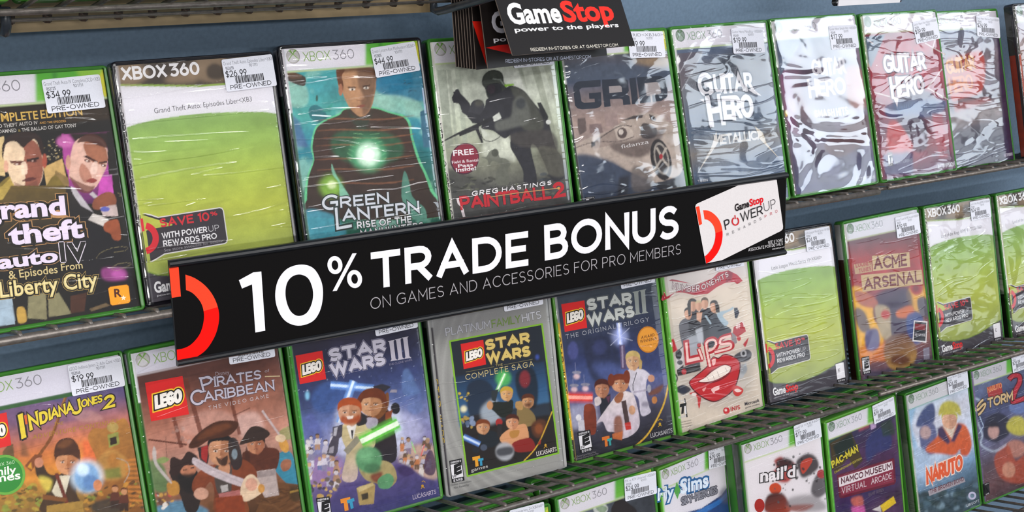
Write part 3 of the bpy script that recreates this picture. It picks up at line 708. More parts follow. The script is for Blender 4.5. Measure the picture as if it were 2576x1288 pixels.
    A.t('L', 530, 1145, 715, 1110, 260, 'd9dde4', wt=.13, sk=.1, ol=ol); A.t('ANTERN', 600, 1050, 1500, 940, 140, 'd6dae2', wt=.19, sk=.05, sp=.08, ol=ol)
    A.t('RISE OF THE', 775, 1128, 1405, 1055, 80, 'e6e6ea', wt=.2, ol=('26302c', .08)); A.t('MANHUNTERS', 815, 1225, 1545, 1125, 80, 'e6e6ea', wt=.2, ol=('26302c', .08))
    spine(A, 'd9d4da', '4a6a5a', 56)

def art_a4(A):
    A.fill('b8c0b0'); crop(A, 1080, 150, 3.142)
    A.grad((200, 80), (300, 1250), ['c4c9bb', 'c9cdc0', 'bcc2b0', 'a4a894', '7b7c6e', '5a5a58', '44454c']); A.n(4, 7, 31, .18)
    for x, w, c in ((60, 70, '8f968a'), (140, 30, '9aa093'), (200, 46, 'a2a99b'), (690, 34, '9aa08f'), (800, 60, '8f9484'), (900, 50, 'a9ad9c'), (985, 40, '8d9080')):
        A.p([x, 40, x + w, 40, x + w + 170, 700, x + 190, 700] if x > 600 else [x, 80, x + w, 80, x + w + 60, 700, x + 70, 700], c, 4, .6)
    A.p([560, 80, 700, 80, 800, 320, 640, 420, 560, 300], 'e2e4dc', 16, .7); A.p([420, 560, 660, 620, 680, 800, 420, 760], 'd6d9cb', 20, .8)
    A.p([100, 880, 400, 940, 560, 1000, 1130, 900, 1140, 1250, 160, 1250], '4a4a48', 16, .8, 1); A.n(18, 26, 33, .16)
    A.spots([130, 930, 760, 930, 760, 1060, 150, 1060], 50, 26, 10, ['3a3a36', '6a6c5c', '52544c', '2c2c2e'], 6, 2, .7); A.spots([760, 900, 1120, 860, 1140, 1060, 800, 1060], 40, 26, 10, ['32363c', '6a6c60', '4a5058'], 8, 2, .7)
    # kneeling player in dark clothes with a marker gun
    D = '34343a'
    A.p([415, 190, 425, 130, 470, 88, 530, 82, 575, 110, 590, 180, 610, 215, 560, 300, 490, 320, 455, 290, 440, 230], '3a3d3a', 3, 1, 1); A.p([440, 110, 520, 90, 570, 120, 570, 180, 480, 200, 425, 190], '4a4f48', 5, .9, 1)
    A.p([450, 210, 560, 190, 560, 300, 490, 320], '2a2a30', 4, .9, 1); A.e(488, 232, 32, 36, '3a3038', 4); A.l([500, 150, 560, 160, 590, 200], 10, '8d958c', 3, .8)
    A.p([590, 195, 665, 190, 670, 200, 600, 215], '8fc03f', 2)
    A.p([455, 310, 560, 260, 640, 205, 740, 240, 800, 310, 850, 370, 930, 460, 960, 560, 1000, 700, 1040, 760, 1090, 900, 980, 960, 900, 800, 840, 680, 800, 700, 850, 960, 750, 970, 740, 880, 690, 780, 640, 690, 640, 600, 590, 620, 500, 560, 410, 540, 430, 470, 350, 470, 265, 420, 260, 400, 320, 380, 400, 420, 440, 360], D, 3, 1, 1)
    A.p([640, 215, 740, 245, 830, 350, 900, 480, 880, 560, 760, 560, 700, 470, 690, 340], '55564e', 12, .8, 1); A.p([665, 320, 740, 290, 790, 400, 790, 490, 690, 530, 540, 560, 525, 490, 640, 450], '6e706a', 10, .8, 1); A.e(722, 345, 40, 44, '3c4046', 10, .8)
    A.p([640, 590, 950, 560, 1010, 720, 860, 700, 700, 680], '4e4a48', 12, .8, 1); A.p([850, 700, 1010, 710, 1080, 830, 1060, 920, 940, 900], '6a685c', 14, .6, 1)
    A.p([180, 300, 200, 250, 215, 232, 240, 260, 270, 290, 320, 350, 310, 400, 260, 410, 235, 350, 190, 335], D, 2, 1, 1)
    for P in ([190, 255, 230, 285], [178, 298, 228, 305], [190, 335, 236, 335], [222, 232, 244, 278]): A.l(P, 14, D, 1.2)
    A.p([310, 400, 340, 330, 395, 315, 430, 345, 425, 400, 350, 480, 300, 450], '3e3e44', 2, 1, 1); A.e(392, 342, 36, 26, '55544f', 6)
    A.p([265, 400, 420, 440, 440, 510, 340, 500], D, 2)
    A.p([105, 640, 230, 572, 480, 455, 500, 452, 500, 478, 390, 530, 390, 545, 240, 605, 232, 590, 110, 648], '2c2c30', 1.5); A.p([355, 535, 385, 530, 425, 650, 412, 662], '2c2c30', 1.5); A.l([400, 530, 420, 620, 480, 645, 540, 620, 560, 600], 7, '2c2c30', 1, 1, 1)
    A.p([500, 450, 550, 415, 570, 460, 510, 490], 'd8dbd2', 3); A.p([395, 530, 440, 560, 470, 600, 430, 610], 'ccd0c4', 4)
    A.p([850, 340, 880, 335, 940, 450, 930, 480, 900, 470], '2c2d30', 2); A.e(940, 492, 20, 18, 'd9dbd6', 2)
    A.p([410, 768, 450, 765, 470, 730, 500, 710, 540, 720, 555, 770, 600, 780, 640, 820, 620, 870, 630, 980, 530, 980, 530, 880, 560, 830, 500, 800, 470, 830, 455, 790], '6a6c62', 4, .9, 1); A.e(518, 735, 28, 32, '52544c', 4)
    hdr(A, h=22.0); crop(A, 1080, 150, 3.142)
    A.disc(278, 782, 112, 126, '4a2a3c', 20); A.disc(280, 780, 104, 118, '8a2f42', 20)
    A.e(300, 740, 60, 60, 'a84a5a', 20)
    A.t('FREE', 188, 760, 352, 745, 46, 'f1eef0', 'b', off=.02); A.t('Field & Rental', 178, 822, 386, 802, 24, 'ece8ea', 'b', off=.008); A.t('Pass', 226, 852, 346, 840, 27, 'ece8ea', 'b', off=.02); A.t('Inside!', 210, 886, 368, 870, 32, 'ece8ea', 'b', off=.02)
    A.t('PAINTBALL', 245, 1188, 965, 1100, 108, 'c62f3a', 's', wt=.22, sp=.03, ol=('3a2a30', .03)); A.t('2', 985, 1100, 1080, 1080, 128, 'c62f3a', 's', wt=.24)
    A.L([480, 1085, 700, 1052, 1020, 1015], 6, 'c9a070'); A.disc(1020, 1016, 11, 11, 'd9a85a')
    A.t('GREG', 330, 1078, 540, 1052, 40, 'eceaec', wt=.22, sk=.25, ol=('2c2a30', .06)); A.t('HASTINGS', 568, 1046, 965, 988, 36, 'eceaec', wt=.22, sk=.25, ol=('2c2a30', .06))
    A.v([165, 1100, 228, 1092, 242, 1150, 268, 1180, 282, 1240, 180, 1256], 'e2d6da')
    spine(A, 'd3cdc8', 'c9c4bc', 120, 'PAINTBALL 2 GREG HASTINGS', '17151a', 60, 180)

def art_a5(A):
    A.fill('4a4a58'); crop(A, 1400, 150, 3.5778)
    A.grad((500, -200), (700, 1280), ['40444f', '50505c', '4a566e', '8d7d7c', 'ab958d', '9a8a86', '57565c', '34363f', '2c2e38']); A.n(4, 5, 41, .25)
    A.p([680, 0, 1000, -40, 1000, 60, 820, 60], 'a58a68', 20, .7, 1); A.p([60, 60, 400, 30, 900, 90, 1000, 150, 700, 180, 100, 180], '4c5668', 20, .8, 1)
    # skyline, then a pale racing coupe
    A.p([190, 530, 260, 520, 270, 640, 210, 680, 190, 620], '6a5c5a', 4); A.p([295, 580, 400, 575, 420, 660, 300, 660], '857270', 6); A.p([430, 490, 540, 470, 560, 600, 440, 600], 'a08c88', 6)
    A.p([150, 780, 320, 690, 470, 640, 560, 580, 640, 520, 780, 480, 900, 490, 1000, 560, 1080, 620, 1100, 760, 1130, 1000, 1000, 1080, 860, 1100, 640, 1000, 420, 900, 170, 860], 'b5a69c', 4, 1, 1)
    A.p([370, 700, 560, 600, 640, 590, 680, 640, 680, 700, 560, 740, 440, 780, 330, 790], '9a8a82', 5, .9, 1); A.p([520, 600, 600, 590, 670, 620, 685, 690, 560, 720, 530, 660], 'c9bbb0', 6, .9, 1)
    A.l([340, 740, 560, 600, 680, 600], 8, '3a3436', 2, 1, 1); A.l([150, 800, 340, 740, 560, 735, 700, 690], 6, '55494a', 2, 1, 1); A.p([310, 740, 345, 735, 350, 770, 315, 790], '2c2a30', 2)
    A.p([480, 760, 700, 720, 900, 640, 980, 620, 900, 760, 760, 880, 560, 840], '6a5c58', 8, .9, 1); A.p([760, 600, 800, 570, 900, 620, 880, 700, 770, 700], '3a3438', 6, .9, 1)
    A.p([580, 550, 700, 500, 780, 495, 770, 525, 640, 540], '4a4244', 3); A.p([830, 490, 880, 510, 900, 550, 850, 545], '3a3438', 3)
    A.e(940, 900, 90, 190, '2a2528', 6, 1, -12); A.e(945, 890, 66, 150, 'a09890', 4, 1, -12); A.e(945, 890, 52, 128, '3a3436', 3, 1, -12)
    for P in ([900, 790, 960, 900], [940, 900, 880, 1000], [950, 890, 1010, 960], [940, 880, 990, 790]): A.l(P, 20, 'b5aca2', 3)
    A.e(940, 870, 16, 24, 'b0303a', 2); A.p([160, 870, 460, 900, 640, 1000, 860, 1100, 880, 1280, 180, 1290], '3f4a60', 10, .9, 1); A.p([690, 960, 840, 1000, 860, 1150, 690, 1180], '6e6664', 10, .8, 1); A.p([560, 1060, 660, 1040, 640, 1240, 540, 1260], '2c2c34', 8, .8)
    A.e(590, 660, 44, 50, '5a4c4a', 6); A.e(580, 650, 22, 26, 'd8cdc4', 4)
    hdr(A, h=22); crop(A, 1400, 150, 3.5778)
    k = '2a3140'
    # heavy square letters of the title
    A.v([150, 250, 165, 212, 195, 195, 395, 180, 396, 240, 230, 252, 205, 268, 225, 375, 250, 388, 345, 380, 342, 350, 295, 352, 292, 300, 398, 292, 405, 400, 390, 425, 350, 438, 230, 446, 190, 438, 165, 410], k)
    A.v([405, 182, 600, 170, 640, 185, 650, 280, 630, 312, 655, 330, 665, 402, 600, 408, 595, 360, 575, 350, 480, 356, 486, 420, 430, 426, 412, 260, 410, 180], k); A.v([470, 240, 570, 233, 585, 245, 588, 290, 475, 300], 'a59c9c')
    A.v([655, 168, 710, 160, 736, 394, 680, 400], k); A.v([722, 160, 930, 145, 985, 175, 1000, 310, 985, 345, 940, 372, 752, 392], k); A.v([790, 212, 900, 202, 925, 215, 940, 295, 925, 310, 810, 328], 'a59c9c')
    A.v([840, 320, 858, 318, 864, 384, 848, 386], 'a59c9c')
    A.t('fidanza', 582, 800, 830, 752, 36, 'dcd8d8', 'b')
    esrb(A, [256, 1238, 340, 1228, 360, 1330, 272, 1340], 'E', '10')
    spine(A, 'c9c6c8', '17161a', 48)
GLYH = 'd9d6da'
def gh_title(A, x0, y0, x1, y1, h, c, oc, lower):
    """spiky two-line title, big first letters"""
    A.t('GUITAR', x0, y0, x1, y1, h, c, wt=.2, sp=.06, serif=.1, ol=(oc, .07))
    A.t('HERO', *lower, c, wt=.2, sp=.08, serif=.1, ol=(oc, .07))
def art_a6(A):
    A.fill('6c7078'); crop(A, 1680, 50, 2.997)
    A.grad((300, 240), (500, 1240), ['5d6a82', '74747c', '72757e', '636d80', '5a6a80', '7d7672', '5d6c84', '4c607c']); A.n(5, 8, 51, .25); A.p([380, 300, 480, 270, 520, 320, 480, 420, 370, 420], '3a4250', 8, .8, 1)
    A.p([420, 740, 640, 720, 720, 830, 500, 860, 350, 830], '465266', 12, .8, 1)
    A.p([60, 255, 260, 235, 80, 560, 75, 430], '6a6068', 2, .8); A.l([180, 240, 75, 420], 4, 'c9c9d0', 1); A.l([265, 240, 90, 560], 4, 'c9c9d0', 1)
    hdr(A, dark=1, green=0); crop(A, 1680, 50, 2.997)
    r = random.Random(5); wd = ['SYSTEM OF A DOWN', 'QUEEN', 'BAND', 'MASTODON', 'SLAYER', 'MERCYFUL FATE', 'SWORD', 'HEAD', 'CORROSION', 'DIAMOND', 'LYNYRD SKYNYRD']
    for i in range(26):
        y = 285 + i * 36; x = 105 + i * 4.2; a = r.choice(wd); e = 560 + r.uniform(0, 200)
        if i in (4, 5, 6, 7, 8, 9, 10, 11, 12, 13, 14, 15, 16, 17):
            A.t(a, x, y, x + 120 + r.uniform(0, 50), y - 9, 19, '9aa0aa', wt=.1); A.t(r.choice(wd), 650 + i * 3, y - 40, 770 + i * 4, y - 50, 19, '8c93a0', wt=.1)
        else: A.t(a + ' - ' + r.choice(wd), x + (110 if i < 4 else 10), y, 640, y - 26, 19, '8e949e', wt=.1)
    ol = ('3c4554', .06)
    A.t('G', 245, 590, 345, 570, 190, 'dcdade', wt=.2, serif=.1, ol=ol); A.t('UITAR', 355, 556, 640, 530, 140, 'dcdade', wt=.2, sp=.06, serif=.12, ol=ol); A.v([600, 525, 640, 520, 705, 575, 650, 560], 'dcdade')
    A.v([235, 600, 325, 580, 310, 650], 'dcdade'); A.t('H', 315, 800, 430, 780, 220, 'dcdade', wt=.22, serif=.1, ol=ol); A.t('ERO', 425, 755, 645, 735, 180, 'dcdade', wt=.22, sp=.06, serif=.1, ol=ol)
    A.t('METALLICA', 350, 945, 720, 900, 75, 'd3cfcb', wt=.22, sp=.05, serif=.08, ol=('3c4658', .06)); A.v([322, 965, 362, 840, 372, 930, 215, 1165], 'cfc9c2'); A.v([650, 800, 712, 850, 740, 930, 850, 1060, 690, 900], 'cfc4b4')
    A.t('TEEN', 222, 1228, 298, 1216, 20, 'dddbe0', wt=.2)
    spine(A, 'cfccd0', '1d1c20', 46)
def art_a7(A):
    A.fill('5f5468'); crop(A, 1930, 30, 2.742)
    A.grad((200, 200), (400, 1240), ['4a5068', '6a4f68', '7d5a6a', '8a7078', '7a7080', '6a5a74', '5a5878', '6a6a80']); A.n(5, 9, 61, .4); A.p([250, 300, 500, 280, 640, 360, 660, 560, 500, 700, 260, 640], '4a3a50', 16, .7, 1); A.p([540, 400, 650, 400, 690, 640, 570, 640], 'a0583f', 8, .8, 1)
    A.p([80, 440, 160, 440, 200, 760, 240, 840, 150, 800], '8a4a78', 10, .7, 1); A.e(128, 700, 14, 22, 'd9b23c', 2); A.p([400, 900, 700, 700, 720, 860, 500, 1000], '6a4040', 8, .7, 1); A.p([180, 1190, 760, 1150, 770, 1230, 200, 1270], '56567c', 8, .8)
    A.p([50, 210, 240, 190, 90, 440], '5d6880', 2)
    hdr(A, dark=1, green=0, white='d9d2da'); crop(A, 1930, 30, 2.742)
    A.t('PLAY ON GUITAR OR', 90, 370, 195, 215, 18, 'c9ccd6', wt=.14); A.t('WITH THE WHOLE BAND', 100, 405, 215, 235, 16, 'c9ccd6', wt=.14)
    gh_title(A, 315, 440, 540, 420, 110, 'd5d0d6', '5a4a60', (290, 590, 545, 565, 120)); A.t('SMASH', 330, 728, 465, 716, 50, 'd8d4da', wt=.2); A.t('HITS', 480, 718, 560, 705, 55, 'e2dee4', wt=.2, ol=('4a4a5c', .1))
    A.t('ACTIVISION', 610, 1172, 745, 1150, 26, 'c9c9d6', wt=.2)
    spine(A, 'cfd0cc', '3a1f2c', 52)
def art_a8(A):
    A.fill('802030'); crop(A, 2150, 10, 2.739)
    A.grad((100, 200), (300, 1200), ['742a3c', 'a03040', 'a83648', '8f3a4c', '74485c', '9a4450', '6f4a64']); A.n(5, 9, 71, .35)
    A.p([60, 230, 210, 210, 110, 440, 80, 380], '59687c', 2); A.p([280, 640, 500, 600, 560, 720, 300, 760], '3f4058', 10, .9, 1); A.p([240, 690, 610, 660, 560, 770, 250, 790], '48608a', 8, .8, 1); A.p([290, 800, 460, 780, 500, 980, 420, 1020, 330, 950], '4a4458', 10, .8, 1); A.p([190, 1040, 400, 1020, 400, 1170, 210, 1180], '4a5880', 8, .8)
    A.p([230, 830, 300, 820, 400, 980, 340, 1010, 230, 1000], 'c84a48', 6, .8, 1); A.p([530, 760, 580, 1060, 640, 1060, 600, 760], 'a83444', 6, .8)
    hdr(A, dark=1, green=0, white='dcd6dc'); crop(A, 2150, 10, 2.739)
    for P in ([70, 240, 125, 275], [150, 420, 120, 700, 140, 880], [130, 610, 240, 640], [600, 450, 500, 580, 640, 660], [480, 270, 620, 350], [555, 230, 530, 330]): A.L(P, 9, 'cdbdb8')
    A.t('PLAY ON GUITAR OR', 100, 400, 160, 240, 14, 'b9c0c9', wt=.14); A.t('WITH THE BAND', 112, 425, 185, 255, 14, 'b9c0c9', wt=.14)
    gh_title(A, 205, 480, 490, 455, 125, 'dcd4d8', '4a2c3c', (255, 650, 480, 620, 140)); A.v([260, 640, 300, 640, 290, 715], 'dcd4d8')
    A.t('VAN HALEN', 290, 750, 480, 720, 40, '5c78a4', wt=.2); A.t('FEATURING', 275, 1108, 395, 1085, 22, 'b5bccc', wt=.14); A.t('SUPERSTARS', 530, 1058, 650, 1030, 24, 'b5bccc', wt=.14); A.t('ACTIVISION', 572, 1142, 690, 1118, 34, 'dcdce2', wt=.2)
    esrb(A, [222, 1025, 255, 1020, 262, 1115, 228, 1120], 'T')
    spine(A, 'b9c0a0', '5a2a20', 60)
def art_a9(A):
    A.fill('6a6070'); crop(A, 2150, 10, 2.739)
    A.grad((700, 200), (850, 1150), ['74788c', '8c7c84', '7c7080', '8a7c7c', '6c6c7c', '585c70']); A.n(8, 14, 81, .5)
    A.p([630, 400, 760, 350, 870, 330, 900, 460, 860, 620, 680, 680], 'b8483c', 8, .95, 1); A.p([660, 700, 720, 660, 900, 620, 990, 640, 760, 700, 680, 760], '3c2a3c', 5, .9, 1); A.p([680, 690, 920, 640, 940, 670, 690, 750], 'a0403c', 5, .8)
    A.p([980, 230, 1010, 230, 1120, 1080, 1040, 1080, 1010, 700], '3a2448', 10, .9); A.p([690, 900, 980, 820, 1000, 1080, 720, 1130], '5a5c6c', 16, .6, 1)
    hdr(A, dark=1, green=0, white='d8d2da'); crop(A, 2150, 10, 2.739)
    A.t('GUITAR', 640, 490, 830, 450, 105, 'd9a060', wt=.2, sp=.06, serif=.1, ol=('7a3038', .06)); A.t('HERO', 660, 620, 820, 585, 110, 'd0824c', wt=.2, sp=.06, serif=.1, ol=('7a3038', .06))
    A.t('ACTIVISION', 1030, 1054, 1086, 1044, 22, 'c4bccc', wt=.2); spine(A, 'b9c0a0', '2c2030', 50)
def art_a0(A):
    A.fill('7a6a70'); mmode(A); A.grad((0, 30), (0, 185), ['9a9098', '8f6a58', '7a6a80', '5f5a80', '6a4a58']); A.n(5, 8, 91, .3); hdr(A, dark=1, green=0, white='d4d2d8')
    spine(A, '33382e', 'a83c1c', 62)

def person(A, x, y, w, h, skin, hair, top, low, arm=None):
    """a small plain figure: head, top, legs; (x, y) is the chin"""
    A.p([x - w * .6, y + h * .05, x + w * .6, y, x + w * .95, y + h * .5, x + w * .8, y + h * .55, x - w * .8, y + h * .6, x - w * .95, y + h * .55], top, 1.2)
    A.p([x - w * .75, y + h * .55, x + w * .75, y + h * .5, x + w * .8, y + h, x + w * .08, y + h, x, y + h * .7, x - w * .1, y + h, x - w * .8, y + h], low, 1.2)
    face(A, x, y - h * .17, w * .55, h * .2, skin, skin, hair, 0, 0)
def crowd(A, seed, n, box, cols, w, h):
    r = random.Random(seed)
    for y in sorted(r.uniform(box[2], box[3]) for _ in range(n)):
        x = r.uniform(box[0], box[1]); k = r.uniform(.7, 1.15); c = r.choice(cols)
        person(A, x, y, w * k, h * k, r.choice(['c8a080', 'b8b4bc', 'a88468', 'd0c8cc']), r.choice(['4a3428', '8a8698', 'b09a70', '5a5468']), c, r.choice(cols))
        A.l([x + w * k * .8, y + h * k * .3, x + w * k * r.uniform(1, 1.8), y + h * k * r.uniform(-.2, .2)], 6 * k, c, 1, .9)
def art_b1(A):
    A.fill('6a4a5c'); crop(A, 0, 870, 3.0825)
    A.grad((450, 330), (620, 1400), ['4a4c80', '6d5a84', 'a86a64', 'd07c40', 'cf8a34', '9a7430', '7d5c28', '5c451c']); A.n(5, 7, 101, .25)
    A.p([60, 470, 400, 430, 700, 540, 300, 620, 60, 600], '7d5a7c', 14, .6, 1); A.p([560, 520, 700, 500, 800, 570, 640, 590], 'c99890', 12, .5, 1); A.p([640, 740, 800, 720, 820, 880, 640, 900], 'd8683a', 14, .8)
    A.l([514, 372, 470, 500, 400, 700, 300, 850], 24, '7d4a1c', 2, 1, 1); A.l([508, 378, 464, 500, 396, 696], 7, 'b07a38', 2, .8, 1); A.p([190, 930, 270, 840, 330, 850, 240, 975], '7a4420', 4); A.p([210, 940, 240, 900, 250, 960], 'c8902c', 3)
    # rocky ruin with a stair on the right, valley left
    A.p([680, 720, 720, 640, 800, 640, 880, 600, 960, 560, 1010, 640, 1060, 800, 1100, 1000, 1130, 1300, 780, 1300, 760, 1000, 740, 860], ('b07a38', '9a6428', '7a4c1c'), 5, 1, 1)
    A.p([760, 880, 860, 800, 1000, 900, 960, 1020, 800, 1040, 750, 960], 'b88a44', 8, .8, 1); A.p([830, 690, 915, 665, 925, 760, 845, 790], '8a9a4a', 3, .8); A.p([848, 715, 900, 700, 905, 755, 855, 772], '2c1c10', 2); A.e(872, 630, 45, 40, 'b09a58', 5, .9); A.e(880, 890, 50, 60, 'a8702c', 10, .8)
    for i in range(11): A.p([960 + i * 4, 880 + i * 34, 1060 + i * 5, 870 + i * 36, 1066 + i * 5, 886 + i * 36, 965 + i * 4, 898 + i * 34], 'c47c30', 2, .8)
    A.l([900, 870, 980, 900, 1000, 980, 960, 1060], 8, 'a8a090', 1.5, .8, 1); A.p([800, 960, 930, 940, 940, 1020, 820, 1030], '5a7a34', 6, .7)
    A.p([20, 820, 60, 770, 100, 760, 110, 860, 20, 850], '6a5030', 5); A.p([160, 740, 200, 760, 230, 860, 160, 860], '7d5434', 6, .8); A.spots([20, 1080, 320, 1060, 340, 1290, 20, 1290], 60, 22, 12, ['6a5a24', '8a9a3c', '9a7a2c', 'b8a03c', '4c3c18'], 12, 3, .8)
    A.spots([640, 1120, 1100, 1040, 1110, 1290, 640, 1290], 70, 20, 11, ['5c4c20', '8a5c24', '7a8a34', 'c08a34', '3c2c18'], 13, 3, .8); A.p([730, 1210, 960, 1170, 940, 1290, 730, 1290], '3a342c', 6, .9, 1)
    for x, y in ((890, 1130), (960, 1150)): person(A, x, y, 44, 130, 'c08a60', '5a3018', '5a2c1c', '3a2418')
    # an anonymous traveller in a dark brown jacket, holding a pale blue glass ball
    A.p([440, 1000, 560, 960, 600, 1010, 590, 1140, 640, 1290, 320, 1290, 350, 1160, 400, 1050, 300, 1030, 270, 940, 320, 900, 370, 985], ('3a2a1c', '4a3018'), 2.5, 1, 1); A.p([450, 1010, 545, 1000, 500, 1170, 440, 1180, 400, 1130], 'd8cfb8', 3); A.p([420, 990, 450, 985, 540, 1240, 510, 1240], '6a2c1c', 2)
    A.p([300, 1010, 400, 1040, 380, 1130, 330, 1100], 'd8cc58', 12, .7, 1); A.p([330, 1150, 520, 1180, 510, 1210, 330, 1190], '7d4c20', 3); A.e(300, 905, 34, 40, 'c88a6c', 3)
    A.p([360, 1240, 640, 1200, 650, 1290, 360, 1290], 'a8843a', 5)
    face(A, 522, 905, 92, 95, 'cf9468', 'a8683c', '43210f', hairh=.3); A.p([420, 860, 430, 770, 480, 720, 560, 720, 610, 790, 616, 880, 560, 850, 480, 850], '4a2814', 4, 1, 1); A.p([440, 780, 500, 730, 560, 740, 500, 790], '7a4a24', 8, .8, 1)
    A.e(672, 1010, 130, 130, 'cfe0f0', 26, .7); A.e(672, 1020, 96, 112, '7fa6cc', 6); A.e(640, 960, 50, 50, 'd8ecff', 14, .9); A.e(700, 1060, 60, 60, '5a80b4', 16, .8); A.e(755, 1080, 34, 44, 'd0885c', 3)
    hdr(A, h=26, green=0, line='3f7a34', white='d4d1dc'); mmode(A); A.p([4, 26, 131, 26, 131, 29, 4, 29], '2f5a2c'); crop(A, 0, 870, 3.0825)  # header paper greyed: shade under the shelf above painted into its colour
    for i, (ch, x0, x1, y0, y1, h) in enumerate((('I', 140, 225, 725, 690, 180), ('N', 232, 308, 652, 620, 120), ('D', 312, 372, 612, 590, 100), ('IANA', 380, 570, 575, 510, 84), ('J', 565, 640, 545, 510, 110), ('ONES', 628, 790, 480, 436, 62), ('2', 800, 890, 495, 470, 105))):
        wt = .22 if len(ch) < 2 else .2
        A.t(ch, x0, y0, x1, y1, h, 'e8d23c' if i != 0 else 'e6d03a', 's', wt=wt, sk=.2, sp=.06, serif=.12 if ch != '2' else 0, ol=('2a1a1c', .09))
        hh = h * .36
        A.t(ch, x0 + h * .13, y0 - h * .56, x1 + h * .13, y1 - h * .56, h * .42, 'd9602a', 's', wt=.3, sk=.2, sp=.06) if ch in 'I' else None
    A.t('THE', 415, 618, 490, 610, 24, 'b58a38', wt=.14); A.t('ADVENTURE CONTINUES', 250, 726, 918, 596, 34, 'b08834', wt=.13, sk=.2, sp=.3)
    brick_logo(A, [-185, 570, 48, 515, 86, 770, -150, 830])
    A.disc(36, 1000, 158, 156, '6cae44'); A.disc(36, 1000, 138, 136, '2f8a34'); A.t('XBOX 360', -70, 946, 112, 912, 26, 'cfe2c4', wt=.12)
    A.t('family', -130, 1020, 125, 988, 66, 'f2f0ec', 'b', off=.02); A.t('games', -160, 1078, 158, 1030, 66, 'f2f0ec', 'b', off=.02)
    spine(A, '3a8a2a', '2f7d24', 100)
def art_b2(A):
    A.fill('7a5040'); crop(A, 310, 860, 3.0085)
    A.grad((600, 230), (760, 1380), ['5a342c', '7a4a3c', 'a06a56', 'b4806e', 'b58a7a', '8a5c44', '6a4428', '4c3018']); A.n(5, 7, 111, .22); A.p([420, 620, 620, 520, 800, 540, 900, 640, 700, 700, 480, 700], 'c89a8c', 20, .7, 1); A.p([860, 560, 1020, 540, 1060, 700, 900, 720], 'd0b0a8', 20, .7, 1)
    for P, w in (([380, 570, 440, 800], 30), ([470, 280, 590, 700], 34), ([790, 340, 880, 700], 26)): A.l(P, w, '6a3422', 3, .85)
    A.l([190, 740, 480, 778], 12, '5a2c1c', 2); A.l([320, 720, 330, 900], 4, '5a3a30', 1, .8); A.l([830, 560, 960, 500], 8, '5a2c20', 2, .8)
    A.spots([360, 640, 460, 640, 500, 760, 400, 760], 14, 12, 14, ['b89a90', '9a7468'], 17, 2, .6)
    A.p([180, 930, 230, 890, 300, 930, 330, 1010, 340, 1120, 260, 1140, 200, 1060], '5a7a4a', 8, .9, 1); A.p([250, 900, 300, 870, 350, 890, 300, 920], '7a9a54', 5, .8, 1); A.p([1180, 680, 1260, 640, 1300, 720, 1200, 740], '8a9a5c', 5, .7, 1)
    A.p([1130, 870, 1260, 830, 1320, 980, 1330, 1070, 1250, 1080, 1140, 960], '2f86a0', 5, .95, 1); A.p([1190, 930, 1220, 890, 1270, 900, 1260, 960, 1210, 980], 'a8643c', 5, .9, 1); A.p([230, 1260, 420, 1200, 600, 1250, 620, 1300, 240, 1300], '5a8ca8', 6, .9, 1)
    A.p([1160, 1060, 1330, 1080, 1350, 1300, 1000, 1300, 1060, 1150], '6a4424', 5); A.spots([1060, 1130, 1330, 1100, 1350, 1280, 1040, 1290], 26, 60, 6, ['553418', '7a5230', '4a2c14'], 18, 2, .7); A.e(1300, 1150, 44, 60, '4a3214', 6); A.l([1260, 1140, 1340, 1120], 14, 'b08a3c', 3, .8)
    A.spots([230, 1150, 360, 1150, 380, 1250, 240, 1260], 20, 16, 12, ['c0504a', 'e0d8d0', '5a4038', 'c89a4c'], 19, 2, .9)
    # three plain sailors; the middle one largest
    A.p([350, 1000, 380, 960, 480, 950, 560, 980, 590, 1130, 560, 1280, 480, 1290, 430, 1160], '2c211e', 4, 1, 1); A.e(490, 965, 62, 62, 'b87a5c', 4); A.p([355, 900, 380, 870, 440, 890, 490, 830, 560, 870, 560, 930, 460, 940, 410, 1010, 360, 1000], '33201c', 4, 1, 1); A.p([420, 1010, 500, 1000, 560, 1000, 560, 1100, 500, 1150, 440, 1100], '1c1716', 6, .95, 1)
    A.l([452, 972, 480, 968], 8, '1c1412', 1); A.l([510, 958, 536, 950], 8, '1c1412', 1)
    A.p([330, 1080, 380, 1050, 420, 1080, 420, 1150, 350, 1160], 'b8843a', 4, 1, 1); A.p([230, 790, 250, 830, 260, 920, 360, 1050, 350, 1065, 250, 950, 220, 860], 'b9b0ac', 2, 1, 1)
    A.p([900, 850, 960, 820, 1100, 800, 1180, 830, 1160, 960, 1100, 980, 930, 960], '5a2c1c', 5, 1, 1); face(A, 1002, 775, 66, 74, 'c08462', '9a5c40', '382018', hairh=.45); A.p([880, 780, 910, 720, 960, 650, 1030, 640, 1110, 690, 1060, 740, 960, 760], '33241e', 4, 1, 1); A.p([930, 790, 960, 860, 960, 960, 910, 940], '4a2418', 5, .9); A.p([1070, 760, 1120, 840, 1120, 940, 1070, 900], '5a2c1c', 5, .9)
    A.p([1010, 980, 1150, 960, 1180, 1160, 1070, 1180, 1010, 1060], 'b8a8a4', 3); A.p([1010, 985, 1150, 965, 1155, 1010, 1012, 1030], '9a8c8a', 2); A.l([1050, 520, 1200, 730], 16, 'c2b4b4', 2); A.e(1215, 780, 34, 62, 'd09a48', 5, 1, -20); A.e(1190, 730, 40, 30, 'd8c0a0', 4)
    A.p([560, 1000, 640, 940, 760, 920, 900, 890, 990, 950, 1010, 1040, 930, 1060, 920, 1160, 940, 1300, 700, 1300, 690, 1140, 660, 1060, 600, 1130, 540, 1150, 520, 1080], ('8a4424', '70351c', '8a4a24'), 3, 1, 1)
